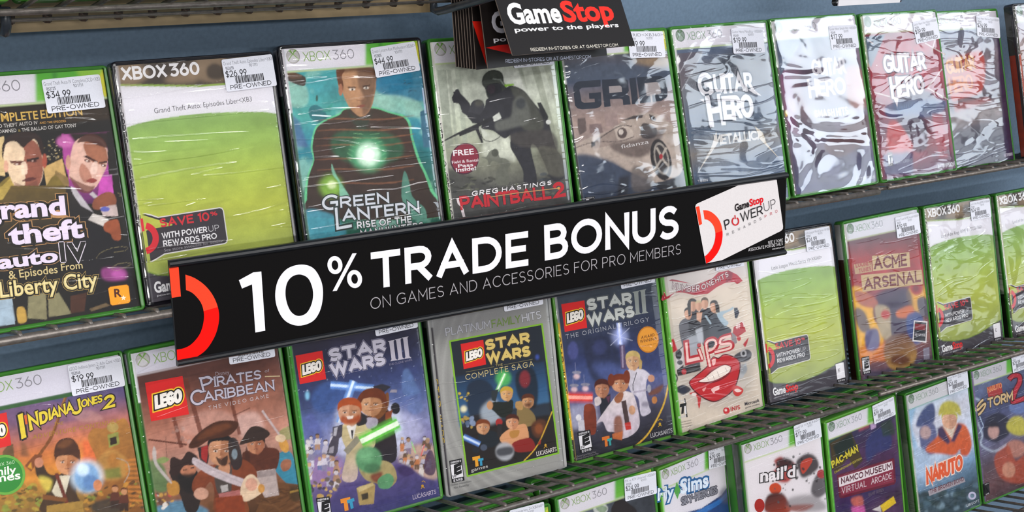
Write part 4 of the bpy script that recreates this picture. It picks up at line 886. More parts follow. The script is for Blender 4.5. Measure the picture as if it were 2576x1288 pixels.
    A.p([700, 940, 810, 920, 820, 1100, 800, 1160, 720, 1150, 690, 1030], '46403c', 4, .95, 1); A.p([720, 945, 800, 925, 800, 1000, 750, 1020], 'c08a68', 4, 1, 1); A.p([720, 1150, 880, 1120, 890, 1160, 730, 1190], 'b8706c', 4, .9); A.p([735, 1090, 790, 1080, 795, 1130, 745, 1140], 'b5b0ae', 3, .9)
    face(A, 740, 830, 98, 108, 'c99470', '9a6444', '1c1413', hairh=.25); A.p([700, 870, 740, 890, 790, 860, 780, 930, 730, 930], '2c1a14', 5, .9, 1); A.p([560, 800, 640, 780, 650, 860, 640, 920, 590, 940], '30282a', 5); A.p([590, 800, 640, 780, 640, 850, 630, 920, 590, 880], 'a82a28', 4, .9); A.p([800, 740, 860, 740, 900, 880, 880, 960, 830, 960, 800, 860], '2a2426', 5, .95, 1); A.e(842, 850, 22, 40, '8a9aa4', 4, .9)
    A.p([495, 800, 530, 730, 620, 650, 720, 600, 850, 600, 868, 640, 800, 710, 660, 740, 560, 800], '4a2615', 3, 1, 1); A.p([560, 740, 640, 660, 760, 620, 820, 640, 720, 690], '6e3c20', 8, .9, 1)
    A.p([520, 900, 545, 878, 680, 950, 830, 1010, 930, 1050, 915, 1100, 780, 1060, 640, 1000, 540, 935], 'c3b6ba', 2, 1, 1); A.l([550, 905, 700, 980, 900, 1070], 6, 'a89aa0', 2, .8); A.p([890, 1100, 930, 1020, 990, 1010, 1050, 1100, 1040, 1150, 930, 1210, 890, 1170], 'd8c0a4', 4, 1, 1); A.e(1045, 1110, 26, 34, 'c8924a', 4); A.e(970, 1080, 46, 50, 'd0a08a', 5); A.e(590, 1150, 56, 46, 'c89a84', 5); A.p([700, 1180, 900, 1160, 930, 1300, 700, 1300], '8a3c1c', 4)
    hdr(A, h=21, green=1, line='b8aeb0', white='d2cfda'); crop(A, 310, 860, 3.0085)  # greyer header here too, the shelf's shade put into the paper colour
    brick_logo(A, [163, 310, 447, 258, 497, 548, 210, 603])
    s_ = dict(serif=.16, sp=.1, ol=('4c3c44', .05))
    A.t('Disney', 698, 258, 802, 242, 32, 'b8aeb8', 'b', off=-.012)
    A.t('P', 600, 380, 690, 350, 112, 'c5c0cf', wt=.14, **s_); A.t('IRATES', 690, 338, 1045, 280, 72, 'c5c0cf', wt=.17, **s_); A.t('of', 1070, 232, 1105, 226, 24, 'b5aab2', 'b'); A.L([570, 275, 630, 270, 680, 285], 12, 'c5c0cf', 1)
    A.t('C', 515, 490, 610, 470, 120, 'c5c0cf', wt=.14, **s_); A.t('ARIBBEAN', 610, 455, 1145, 362, 76, 'c5c0cf', wt=.16, **s_); A.t('THE VIDEO GAME', 645, 515, 1100, 420, 28, 'd0c6ca', wt=.12, sp=.55, serif=.12); A.L([1070, 262, 1185, 258], 8, 'c8b48c')
    spine(A, 'dcd9de', '2c5a24', 44)
def sword_glow(A, P, c, core, w):
    A.l(P, w * 2.2, c, w * .12, .5); A.l(P, w * 1.4, c, w * .06, .9); A.l(P, w * .7, core, w * .03)
def sw_title(A, P, c, oc='3c3a4c'):
    """STAR over WARS, heavy outlined letters; P: two baselines and cap height"""
    (x0, y0, x1, y1), (u0, v0, u1, v1), h = P
    if 1:
        A.t('STAR', x0, y0, x1, y1, h, c, wt=.29, sp=.0, ol=(oc, .08)); A.t('WARS', u0, v0, u1, v1, h, c, wt=.29, sp=.0, ol=(oc, .08))
        A.t('STAR', x0, y0, x1, y1, h, c, wt=.28, sp=.0, ol=('24242e', .035)); A.t('WARS', u0, v0, u1, v1, h, c, wt=.28, sp=.0, ol=('24242e', .035))
def art_b3(A):
    A.fill('3a3c64'); crop(A, 700, 820, 2.751)
    A.grad((480, 60), (650, 1288), ['2a2638', '2a2c4c', '35406e', '5a6a9c', '8a8cb4', '7c709c', '5a4c80', '4c4a80']); A.n(5, 7, 121, .25)
    A.p([420, 640, 700, 560, 920, 620, 1000, 760, 760, 860, 400, 840], 'b8b8d4', 30, .75, 1); A.p([170, 940, 420, 900, 430, 1080, 200, 1100], '9a7aa8', 20, .8, 1); A.p([840, 860, 1080, 830, 1100, 1050, 900, 1060], 'c8a890', 18, .8, 1)
    A.p([230, 480, 300, 400, 420, 390, 480, 480, 420, 580, 300, 600, 240, 560], '3c5a94', 18, .8, 1); A.p([860, 330, 900, 300, 960, 420, 980, 460, 870, 480], '6480b0', 8, .7, 1); A.e(945, 560, 54, 50, '6a7cac', 6, .8); A.p([150, 720, 220, 600, 290, 700, 300, 800, 170, 800], '5a64a0', 12, .8, 1); A.e(200, 480, 14, 30, '8ac8e8', 8)
    A.spots([60, 200, 1000, 60, 1020, 420, 100, 480], 46, 3.5, 3.5, ['c8d4f0', '8a9cd0'], 22, 0, .9); A.p([420, 560, 640, 520, 820, 560, 860, 760, 840, 900, 440, 900, 400, 720], 'd8dcf0', 26, .6, 1)
    crowd(A, 23, 20, (175, 430, 760, 1050), ['c9c4d0', 'b8b2c4', '8a84a0', 'b08a70', '6a74a0', 'd8d0d4'], 25, 84); crowd(A, 24, 18, (815, 1080, 770, 980), ['b8b4c4', '8a7a90', '6a5240', 'c07a4c', 'c9c4cc', 'd8cfc8'], 22, 76); A.spots([200, 1060, 420, 1060, 420, 1180, 220, 1190], 26, 16, 14, ['c09a4c', '6a5a50', 'd0b070', '3c3448'], 25, 2, .9)
    A.p([1020, 900, 1060, 860, 1090, 960, 1070, 1030, 1010, 1010], '4a3450', 4, .9, 1); A.l([985, 900, 1010, 820], 8, 'd86a6a', 3); A.l([920, 800, 950, 880], 7, '9ad88a', 3)
    A.p([400, 1140, 470, 1090, 620, 1060, 800, 960, 880, 960, 1000, 1040, 1090, 1080, 1110, 1190, 1000, 1230, 700, 1290, 380, 1290], ('5a4a84', '4c4478', '3c3c70'), 5, 1, 1); A.p([820, 980, 900, 970, 940, 1020, 860, 1040], '3c2c5c', 8, .9, 1); A.n(30, 40, 27, .08)
    sword_glow(A, [360, 408, 660, 432], '6a9ae0', 'd8ecff', 26); sword_glow(A, [520, 380, 420, 670], '7aa8e8', 'e4f2ff', 26)
    A.p([780, 440, 820, 440, 820, 460, 770, 460], '9a94a0', 2); A.p([650, 420, 720, 400, 780, 420, 730, 460], '2c2a34', 3)
    # two plain travellers side by side, and a small figure in green in front
    A.p([560, 600, 620, 620, 740, 560, 800, 700, 810, 930, 640, 930, 540, 760], ('4a2a1c', '2a2024', '26222c'), 4, 1, 1); A.p([720, 500, 760, 460, 760, 560, 700, 640, 640, 620], '7a4a24', 4, 1, 1); A.e(810, 570, 32, 40, '1c1a20', 4); A.p([740, 600, 790, 580, 780, 640, 740, 650], '8a4424', 3)
    face(A, 640, 545, 78, 78, 'c89a74', 'a8744c', '6a3014', hairh=.35); A.p([555, 560, 548, 500, 600, 440, 680, 430, 740, 470, 750, 560, 700, 490, 630, 470, 590, 500], '6a3012', 4, 1, 1)
    A.p([440, 690, 560, 660, 660, 740, 660, 840, 560, 880, 540, 1060, 440, 1060, 470, 880, 440, 780], ('d0c090', 'b8a884', 'c8b4ac'), 4, 1, 1); A.p([470, 690, 540, 680, 520, 780, 500, 780], 'e0dcd8', 3); A.p([500, 720, 520, 720, 512, 790], '2c2830', 2); A.p([600, 640, 680, 640, 680, 690, 620, 710], 'a8a0b0', 4, 1, 1); A.p([540, 620, 600, 612, 610, 670, 545, 690], '26242a', 4, 1, 1)
    face(A, 492, 600, 78, 88, 'd0a080', 'b07c58', 'a84c1c', hairh=.38); A.p([440, 620, 500, 640, 560, 610, 560, 660, 480, 680, 430, 660], 'a04418', 6, .9, 1); A.p([470, 625, 520, 620, 515, 640, 480, 645], 'ece0d8', 2)
    A.p([375, 700, 445, 680, 440, 760, 420, 780, 410, 870, 390, 905, 335, 890, 350, 820, 375, 770], '4a4450', 3); A.p([385, 705, 410, 700, 400, 760, 380, 760], 'c8c4cc', 3, .9); A.p([355, 840, 385, 830, 380, 880, 345, 880], 'a8a2ac', 3, .9)
    A.p([560, 970, 700, 930, 790, 960, 820, 1060, 760, 1120, 680, 1090, 600, 1060], ('b0a070', '9a8a5c'), 4, 1, 1); A.p([640, 1030, 720, 1010, 690, 1080, 650, 1070], '7a3428', 5, .9, 1)
    A.e(625, 925, 92, 92, '5c9468', 5); A.e(600, 890, 60, 50, '78b082', 14, .8); A.e(650, 985, 60, 34, '44704e', 12, .8); A.p([690, 1060, 760, 1020, 800, 1060, 770, 1120, 700, 1120], '5c9468', 4, 1, 1); A.p([540, 1120, 650, 1080, 670, 1100, 660, 1230, 560, 1240], 'a8905c', 3); A.p([540, 1120, 650, 1085, 665, 1100, 560, 1150], 'c8b480', 3); A.p([572, 1165, 620, 1152, 622, 1195, 578, 1208], '3c3428', 2)
    A.p([450, 860, 540, 760, 570, 790, 480, 890], '8a8474', 4); sword_glow(A, [570, 800, 830, 670], '6ac84a', 'f2ffe8', 48)
    hdr(A, h=20, green=1, line='a8a4b0'); crop(A, 700, 820, 2.751)
    brick_logo(A, [117, 205, 303, 170, 330, 367, 148, 403]); sw_title(A, ((350, 252, 750, 172), (360, 350, 745, 268), 92), 'ccc8d6', '8a86a0')
    for i in range(3):
        x = 770 + i * 48; A.v([x - 14, 105 - i * 12, x + 34, 96 - i * 12, x + 26, 106 - i * 12, x + 40, 225 - i * 8, x + 54, 236 - i * 8, x + 4, 244 - i * 8, x + 12, 230 - i * 8, x - 4, 112 - i * 12], 'c6c0cc')
    A.t('THE CLONE WARS', 765, 275, 925, 240, 14, '8a86a0', wt=.16)
    esrb(A, [258, 1192, 352, 1178, 372, 1330, 280, 1345], 'E', '10'); A.t('T', 440, 1285, 500, 1270, 90, 'e8902c', wt=.34); A.t('T', 488, 1270, 530, 1255, 70, '3a9ac0', wt=.34)
    A.t('LUCASARTS', 930, 1200, 1090, 1158, 30, 'c8bcd0', wt=.13, serif=.1, sp=.1); A.disc(995, 1105, 9, 9, 'c8962c'); A.L([985, 1125, 995, 1110, 1010, 1120], 5, 'c8962c'); A.L([990, 1078, 1000, 1070, 1015, 1080], 4, 'c8962c')
    spine(A, 'b8b4c0', '3f9a34', 22)
def art_b4(A):
    A.fill('9a9996'); mmode(A); A.n(3, 5, 131, .12)
    for i in range(26): A.l(np.ravel(arc(95, 95, 62 + i * 5, 88 + i * 4.4, 100, 262, 26)), 1.3, 'b8b7b4' if i % 2 else '868684', .6, .6)
    A.p([0, 0, 136, 0, 136, 28, 0, 40], '77777a', 6, .5)
    crop(A, 1060, 750, 2.526)
    Q = [180, 275, 765, 165, 870, 985, 292, 1132]; A.p(Q, '1c2430')
    A.p([200, 500, 780, 400, 800, 560, 820, 740, 240, 820], ('1c2c44', '2f5a84', '4a7aa0'), 8, 1); A.p([290, 560, 400, 520, 470, 620, 420, 800, 310, 760], '1e2a3c', 10, .9, 1); A.p([600, 480, 700, 440, 740, 560, 720, 700, 620, 640], '15202c', 8, .9, 1); A.e(656, 515, 34, 54, '8a2c34', 10, .9); A.p([240, 760, 820, 660, 850, 840, 860, 980, 290, 1120], '241c18', 10, .85)
    A.e(268, 705, 20, 20, 'f0e8c0', 8); A.spots([240, 600, 300, 590, 300, 660, 250, 660], 6, 12, 9, ['d0b048', '8a7a3c'], 31, 2); A.p([380, 700, 470, 640, 500, 760, 440, 800, 390, 780], 'c8d4e0', 14, .6, 1); A.e(735, 375, 12, 16, '3c54a8', 4); A.e(520, 510, 48, 50, '58c060', 14, .8); sword_glow(A, [530, 480, 480, 590], '9ae090', 'f8fff0', 12)
    A.spots([255, 770, 330, 740, 330, 820, 260, 840], 14, 13, 15, ['8a9ab8', 'b89a48', '5a6a88'], 32, 2, .9)
    A.p([420, 680, 470, 660, 530, 660, 580, 650, 570, 740, 510, 760, 460, 720], '1e2420', 3, 1, 1); A.e(434, 682, 20, 28, 'c89468', 3); face(A, 540, 612, 38, 42, 'dcae78', 'c08c58', 'c8a238', hairh=.4); A.p([442, 590, 490, 580, 470, 660, 445, 650], '2c3438', 2)
    A.p([610, 690, 660, 690, 715, 740, 720, 800, 640, 820, 610, 780], '8a7448', 3, 1, 1); face(A, 676, 658, 38, 42, 'cf9c70', 'a8744c', '5a2c18', hairh=.4); A.p([650, 670, 700, 665, 690, 692, 660, 694], '4a2414', 4, .8); A.p([640, 660, 600, 660, 600, 700, 640, 710], 'b89058', 3, 1, 1)
    A.p([370, 850, 470, 850, 490, 920, 430, 950, 370, 920], '1c242c', 3, 1, 1); face(A, 390, 822, 42, 44, 'd4a27a', 'b07c58', '7a3c18', hairh=.4); sword_glow(A, [265, 880, 370, 930], '5a8ad8', 'dcecff', 18); A.e(395, 950, 22, 20, '4a5468', 3); A.e(345, 965, 24, 18, '20242c', 3)
    A.p([500, 880, 560, 830, 640, 800, 670, 820, 680, 900, 640, 950, 570, 950, 510, 920], 'd49c70', 3, 1, 1); face(A, 576, 790, 40, 44, 'd8a480', 'b87c58', '4a2014', hairh=.4); A.p([580, 920, 690, 890, 720, 960, 640, 980, 590, 970], '8a2420', 3, 1, 1); A.p([560, 850, 620, 840, 610, 880, 570, 890], 'b08038', 3, .9, 1); A.e(492, 790, 22, 24, 'a82c2c', 3); A.p([480, 800, 510, 800, 505, 880, 482, 880], '2a2628', 2)
    A.e(528, 975, 58, 58, 'b0b2b8', 4); A.p([480, 960, 570, 945, 575, 990, 490, 1005], '34363e', 4, .9, 1); A.p([700, 800, 750, 770, 790, 790, 780, 860, 740, 890, 705, 860], '5a3420', 4, 1, 1); A.e(745, 830, 26, 34, '8a4c28', 6); A.l([650, 1035, 740, 930, 830, 720], 7, 'e0b43c', 1, 1, 1)
    A.p([735, 930, 760, 890, 755, 930], 'a83a24', 2)
    for a, b in ((0, 1), (1, 2), (2, 3), (3, 0)): A.L([Q[2 * a], Q[2 * a + 1], Q[2 * b], Q[2 * b + 1]], 11, '86bc34')
    for a in range(4): A.disc(Q[2 * a], Q[2 * a + 1], 5.5, 5.5, '86bc34')
    A.t('PLATINUM', 155, 242, 440, 190, 52, 'b9b9c0', wt=.13, sp=.1, ol=('6c6c72', .04)); A.t('FAMILY', 448, 190, 630, 156, 52, '6f8c3c', wt=.13, sp=.1); A.t('HITS', 640, 154, 762, 128, 52, 'd4d4da', wt=.13, sp=.1, ol=('6c6c72', .04))
    brick_logo(A, [248, 292, 392, 265, 410, 422, 268, 452]); sw_title(A, ((405, 335, 692, 282), (412, 418, 695, 368), 70), 'd9c070', '4a3c1c')
    A.t('THE', 470, 436, 515, 428, 14, 'b8a468', wt=.14); A.t('COMPLETE SAGA', 280, 522, 712, 432, 36, 'd8c488', wt=.12, serif=.1, sp=.28); A.L([280, 470, 460, 436], 2.5, '8a8058'); A.L([522, 424, 705, 388], 2.5, '8a8058')
    esrb(A, [175, 1035, 255, 1018, 272, 1158, 192, 1175], 'E', '10'); A.t('T', 330, 1075, 372, 1065, 66, 'e8a42c', wt=.34); A.t('T', 364, 1068, 392, 1062, 48, '3a9ac0', wt=.34); A.t('games', 314, 1104, 420, 1076, 22, 'd8d4d0', 'b'); A.t('LUCASARTS', 730, 1005, 856, 972, 28, 'e0d8d4', wt=.14, serif=.1, sp=.1); A.disc(785, 935, 7, 9, 'd0a030'); A.L([775, 955, 785, 940, 796, 950], 4, 'd0a030')
    A.t('Online Interactions', 185, 1195, 315, 1168, 14, '6a6a6c', 'b'); A.t('Not Rated by', 205, 1212, 300, 1192, 14, '6a6a6c', 'b')
    spine(A, '8a8a8a', '39353a', 30, 'STAR WARS', 'b89a3c', 78, 140)
def art_b5(A):
    A.fill('2c3048'); crop(A, 1380, 680, 2.5765)
    A.grad((350, 130), (480, 1240), ['3c4450', '343c50', '2c3450', '2f3a68', '4a5a8c', '5a5c84', '3c3a4c', '2a2a34', '24242c']); A.n(5, 7, 141, .25)
    A.p([230, 480, 330, 420, 430, 470, 470, 640, 400, 760, 280, 700], '242a44', 16, .85, 1); A.e(158, 520, 34, 58, '4a5088', 8); A.p([560, 560, 760, 480, 780, 640, 620, 660], '343c68', 20, .8, 1); A.p([140, 880, 310, 860, 330, 1000, 150, 1030], 'a8a8c0', 18, .8); A.e(330, 500, 46, 46, '39406c', 14, .8); A.p([280, 620, 400, 600, 520, 660, 420, 740], '5a6aa8', 24, .6, 1)
    for x, y in ((182, 688), (166, 772), (238, 766)): A.e(x, y, 20, 17, 'e8c8cc', 4); A.e(x, y - 26, 30, 10, '8a8a9c', 3); A.l([x - 6, y - 20, x - 10, y - 90], 4, '8a8cac', 1, .7)
    sword_glow(A, [112, 822, 285, 826], 'e04434', 'ffb0a0', 32)
    sword_glow(A, [455, 340, 464, 480], 'a8b8f0', 'ffffff', 16); A.e(462, 430, 50, 50, 'b8c4f8', 24, .7)
    for i in range(6): a = i * math.pi / 3 + .3; A.l([462, 430, 462 + 85 * math.cos(a), 430 + 85 * math.sin(a)], 3.5, 'e8ecff', 1, .6)
    A.p([458, 490, 492, 480, 505, 640, 470, 640], '5a4a6c', 3); A.p([470, 490, 482, 488, 486, 630, 476, 630], 'a89ab0', 2, .8)
    # three plain figures in white and black clothes
    A.p([510, 650, 605, 640, 660, 680, 680, 720, 640, 700, 630, 790, 650, 880, 660, 920, 600, 940, 580, 830, 530, 780], ('d2cdd6', 'c4becb'), 3, 1, 1); A.e(664, 700, 22, 24, 'c89478', 3); A.l([570, 660, 545, 740, 548, 780], 5, '3c3840', 1); face(A, 545, 590, 44, 58, 'd6b08a', 'b88c68', 'c4ab6c', hairh=.4); A.p([585, 560, 606, 590, 602, 640, 584, 640], 'b89c60', 3); A.l([550, 790, 635, 775], 12, 'a8a0b0', 2, .8); A.e(625, 868, 26, 18, '8a8494', 4, .8)
    A.p([325, 830, 400, 800, 400, 960, 340, 960], '22242e', 3); A.p([298, 830, 330, 820, 340, 860, 305, 880], 'd0c4c4', 3, 1, 1); face(A, 346, 770, 46, 56, 'c48c6c', '9a6448', '4a1c14', hairh=.4); A.p([370, 820, 400, 810, 390, 860], '5a3048', 3)
    A.p([400, 860, 460, 790, 530, 790, 560, 830, 590, 980, 560, 1050, 480, 1090, 430, 1050, 380, 1040, 350, 980, 310, 990, 370, 900], ('dcd2d0', 'cbbfc8', 'c9bfc9'), 3, 1, 1); A.p([425, 830, 460, 790, 485, 800, 470, 850, 440, 860], '9a6040', 3, 1, 1); A.p([425, 960, 470, 950, 480, 1080, 430, 1075], '8a5034', 4, .9, 1); A.p([410, 1060, 480, 1040, 475, 1100, 415, 1090], 'b8683c', 3); A.p([470, 850, 500, 840, 525, 990, 495, 1000], '4a3838', 3); A.p([490, 990, 530, 980, 535, 1030, 500, 1035], 'b83028', 3); A.e(540, 905, 22, 30, 'c89a78', 3)
    face(A, 462, 735, 56, 54, 'd09a76', 'a87452', '7a3418', hairh=.5); A.e(405, 710, 22, 40, '7a3418', 3); A.e(506, 690, 22, 44, '7a3418', 3)
    A.p([230, 890, 290, 870, 310, 960, 300, 1060, 240, 1040], '7a3420', 3, 1, 1); A.e(255, 890, 26, 26, '8a3c24', 3); A.e(195, 955, 18, 22, 'dcd8dc', 2); A.p([190, 970, 230, 970, 235, 1040, 195, 1040], 'c8c4cc', 2); A.p([650, 790, 740, 740, 720, 790, 660, 810], '7a4a34', 4, .9, 1); A.e(685, 840, 18, 24, 'c08048', 3); A.e(650, 765, 14, 26, 'a8a8b4', 3)
    A.l([560, 1140, 650, 1050, 740, 880, 775, 740], 11, 'dcb03c', 1, 1, 1)
    hdr(A, h=20, white='8a929c', green=0, logo=0, text=0, line='3c4450'); crop(A, 1380, 680, 2.5765)
    brick_logo(A, [82, 220, 232, 195, 250, 372, 105, 400]); sw_title(A, ((248, 265, 545, 215), (252, 362, 560, 300), 78), 'c9ccc8', '5a6064')
    for i in range(2):
        x = 562 + i * 44; A.v([x - 22, 140 - i * 10, x + 26, 130 - i * 10, x + 18, 142 - i * 10, x + 26, 272 - i * 8, x + 40, 282 - i * 8, x - 6, 290 - i * 8, x + 2, 276 - i * 8, x - 10, 148 - i * 10], '9aa09c')
    A.t('THE ORIGINAL TRILOGY', 112, 445, 650, 328, 27, 'c4c6cc', wt=.1, serif=.1, sp=.4)
    A.disc(643, 448, 70, 86, 'c47c1c', 0); A.disc(643, 448, 63, 78, 'e09c34', 0); A.t('AWARD', 600, 446, 686, 426, 20, '5a3010', wt=.17); A.t('WINNING', 592, 472, 698, 450, 20, '5a3010', wt=.17); A.t('game of the year', 605, 494, 698, 476, 9, '8a5420', 'b')
    esrb(A, [185, 1050, 268, 1030, 288, 1165, 204, 1188], 'E', '10'); A.t('T', 350, 1145, 396, 1135, 66, 'd8762c', wt=.34); A.t('T', 385, 1138, 412, 1130, 48, '3aa0a0', wt=.34); A.t('LUCASARTS', 660, 1085, 800, 1048, 28, 'c8c4c8', wt=.13, serif=.1, sp=.1); A.disc(718, 995, 8, 10, 'c8a02c'); A.L([706, 1015, 718, 1000, 730, 1008], 4, 'c8a02c'); A.L([704, 975, 718, 962, 735, 970], 4, 'c8a02c')
    A.t('Game Experience May', 182, 1212, 305, 1180, 12, '8a8688', 'b'); A.t('Change During Online Play', 178, 1228, 322, 1190, 12, '8a8688', 'b')
    spine(A, '9a9a9c', 'd9a818', 48, 'STAR WARS II', '2a2010', 62, 140); A.p([0, 165, 4.4, 165, 4.4, 190, 0, 190], '2a2622')
def art_b6(A):
    A.fill('d8cbbc'); crop(A, 1650, 640, 2.741); A.n(5, 7, 151, .10); A.n(40, 60, 152, .06); A.p([0, 60, 640, 40, 640, 160, 0, 300], 'cfc8c8', 40, .7)
    A.p([90, 480, 250, 560, 360, 800, 700, 560, 680, 800, 600, 1000, 300, 1040, 150, 900], 'b0a8a0', 50, .6, 1)
    A.v([36, 312, 60, 250, 90, 180, 110, 170, 150, 178, 240, 200, 320, 195, 390, 165, 430, 125, 500, 110, 560, 140, 598, 182, 560, 205, 540, 190, 480, 195, 420, 225, 360, 270, 270, 280, 180, 262, 130, 262, 90, 300, 44, 320], 'b52a3c'); A.v([90, 180, 110, 170, 150, 178, 140, 270, 60, 250], '8f2034'); A.v([500, 110, 530, 125, 520, 180, 480, 195], '8f2034')
    A.t('NUMBER', 112, 236, 300, 250, 42, 'e8dada', wt=.16, ol=('5a1420', .09), bend=-.3); A.t('ONE', 318, 246, 404, 204, 40, 'e8dada', wt=.16, ol=('5a1420', .09)); A.t('HITS', 412, 200, 502, 150, 38, 'e8dada', wt=.16, ol=('5a1420', .09))
    # a laughing group of friends
    for P, c in (([165, 470, 200, 440, 240, 450, 260, 620, 190, 640, 160, 520], '56545c'), ([225, 420, 290, 380, 310, 620, 250, 620], '26242c'), ([300, 400, 370, 370, 420, 430, 420, 620, 320, 620], '2a2a32'), ([380, 430, 420, 410, 470, 480, 520, 530, 420, 620, 370, 560], '3a3e48')): A.p(P, c, 2, 1, 1)
    A.p([420, 410, 500, 380, 530, 360, 530, 380, 460, 420, 500, 470, 470, 490], 'a9bcc8', 2, 1, 1); A.p([195, 600, 280, 560, 280, 700, 210, 720], 'a8acb4', 6, .9, 1); A.p([270, 520, 320, 500, 330, 610, 290, 610], 'c8ccd4', 4, .8)
    for x, y, w, h, hr in ((222, 410, 26, 38, '231c1e'), (252, 352, 30, 40, '1c1a1e'), (294, 356, 22, 34, 'c8b890'), (336, 340, 24, 38, '5a4434'), (400, 362, 26, 40, '231c1e')): face(A, x, y, w, h, 'd8a88c', 'b88468', hr, 0, 0, .3)
    A.p([215, 340, 240, 320, 240, 420, 225, 430], '1c1a1e', 2); A.p([405, 330, 436, 350, 440, 400, 415, 400], '231c1e', 2); A.p([280, 400, 320, 400, 310, 470, 280, 450], 'd8a88c', 3); A.l([340, 420, 380, 480], 14, 'a9bcc8', 2)
    A.p([538, 370, 560, 365, 575, 400, 560, 440, 545, 440], '2c3040', 2)
    # speakers, cans and shoes round the mouth
    A.p([128, 680, 185, 630, 190, 780, 300, 720, 310, 800, 150, 840], '2a2426', 3); A.p([130, 680, 186, 640, 190, 760, 140, 800], 'cfc9c8', 2); A.e(156, 690, 22, 36, '2a282c', 2); A.e(165, 745, 20, 16, '3a383c', 2); A.p([75, 600, 120, 580, 150, 660, 110, 680], 'b82830', 3); A.t('1', 105, 640, 116, 636, 34, 'ece0e0', wt=.3)
    A.p([66, 490, 90, 480, 105, 560, 80, 580], '55555c', 3); A.e(128, 855, 22, 34, '2a2a2e', 2); A.e(128, 855, 14, 22, 'c8c8cc', 2); A.e(128, 855, 7, 10, '2a2a2e', 1)
    A.p([140, 920, 190, 900, 240, 930, 200, 960, 150, 950], '3a3a44', 3, 1, 1); A.e(185, 938, 26, 30, '2c3040', 4); A.p([230, 960, 270, 945, 312, 960, 300, 1060, 290, 1040, 280, 980], 'c03030', 3, 1, 1); A.e(262, 966, 18, 12, 'e8e0dc', 2); A.e(193, 808, 17, 20, 'b83038', 3)
    A.v([536, 500, 600, 460, 620, 530, 560, 570, 530, 540], 'b02430'); A.t('#1', 552, 520, 610, 500, 44, 'efe2e0', wt=.16); A.p([600, 620, 640, 570, 630, 610, 615, 640], 'b83840', 2); A.p([540, 700, 620, 655, 660, 680, 640, 730, 570, 740], '4a484e', 3, 1, 1); A.e(604, 682, 22, 26, 'b0aeb2', 3); A.e(604, 682, 10, 14, '2a2a2e', 2); A.p([560, 860, 620, 740, 630, 790, 600, 850], 'b8bcc0', 3, .9); A.e(600, 790, 30, 36, '8a9098', 6, .7); A.p([510, 540, 550, 540, 560, 610, 530, 620], '8a8488', 3); A.e(572, 580, 14, 16, 'c03038', 2)
    # the big mouth
    A.v([228, 878, 280, 830, 350, 770, 390, 705, 430, 712, 470, 685, 530, 700, 580, 740, 575, 830, 540, 930, 470, 990, 400, 1018, 320, 990, 250, 930], '5a1018', 1); A.v([234, 878, 285, 834, 352, 776, 392, 712, 430, 720, 470, 692, 527, 706, 573, 744, 568, 828, 534, 924, 466, 983, 400, 1010, 324, 982, 256, 926], 'c02028', 1)
    A.v([288, 878, 330, 850, 380, 800, 460, 760, 500, 762, 522, 785, 500, 830, 440, 870, 370, 890, 320, 888], '7a0e18', 1); A.v([296, 876, 340, 848, 390, 806, 460, 766, 498, 768, 515, 786, 490, 822, 430, 856, 360, 878], 'ece2d8', 1)
    for P in ([350, 845, 365, 868], [420, 805, 436, 845], [478, 780, 490, 810], [390, 830, 402, 862]): A.L(P, 2.5, '8a7470')
    A.v([380, 930, 430, 905, 435, 930, 405, 945, 400, 960], 'f0c8c4', 1); A.v([318, 930, 345, 915, 330, 945], 'e8a8a4', 1); A.v([384, 730, 410, 718, 408, 752, 392, 765], 'efc0bc', 1)
    ol = ('b5202c', .12)
    A.t('L', 205, 748, 318, 722, 140, 'f0ccc4', wt=.17, ol=ol); A.L([292, 648, 320, 728], 28, 'b5202c'); A.L([294, 652, 320, 724], 15, 'f0ccc4'); A.disc(296, 626, 14, 14, 'b5202c')
    A.L([372, 782, 345, 640, 352, 595, 395, 580, 420, 605, 412, 640, 380, 668, 350, 670], 30, 'b5202c', 1); A.L([372, 775, 346, 640, 354, 600, 394, 588, 412, 608, 404, 636, 376, 660, 352, 664], 15, 'f0ccc4', 1); A.L([400, 676, 500, 650, 525, 632, 512, 606, 448, 612, 442, 586, 470, 565, 520, 552], 30, 'b5202c', 1); A.L([402, 674, 498, 650, 516, 632, 506, 614, 444, 616, 446, 584, 472, 572, 516, 560], 15, 'f0ccc4', 1)
    A.v([528, 915, 560, 905, 600, 930, 590, 960, 560, 978, 535, 960], 'c83834', 1); A.v([538, 935, 560, 925, 590, 940, 560, 950], 'ecd8d0', 1)
    esrb(A, [135, 1005, 200, 992, 216, 1122, 152, 1140], 'T'); A.disc(485, 1078, 22, 24, 'c82c34'); A.disc(480, 1074, 9, 9, 'ecd8d0'); A.t('INIS', 515, 1082, 580, 1066, 30, 'c02c34', wt=.2); A.t('Microsoft', 612, 1042, 712, 1016, 24, '4a4850', 'b', off=.01); A.t('game studios', 615, 1062, 715, 1034, 12, '6a666a', 'b')
    for i in range(3): A.t('Online Interactions', 155 + i * 3, 1165 + i * 17, 240 + i * 6, 1146 + i * 17, 10, '8a827c', 'b')
    spine(A, '5cae34', '55a82e', 100)
def art_b7(A):
    lime(A, 'Little League World Series 10<XB360>'); spine(A, 'dad7dc', '3c3840', 150)
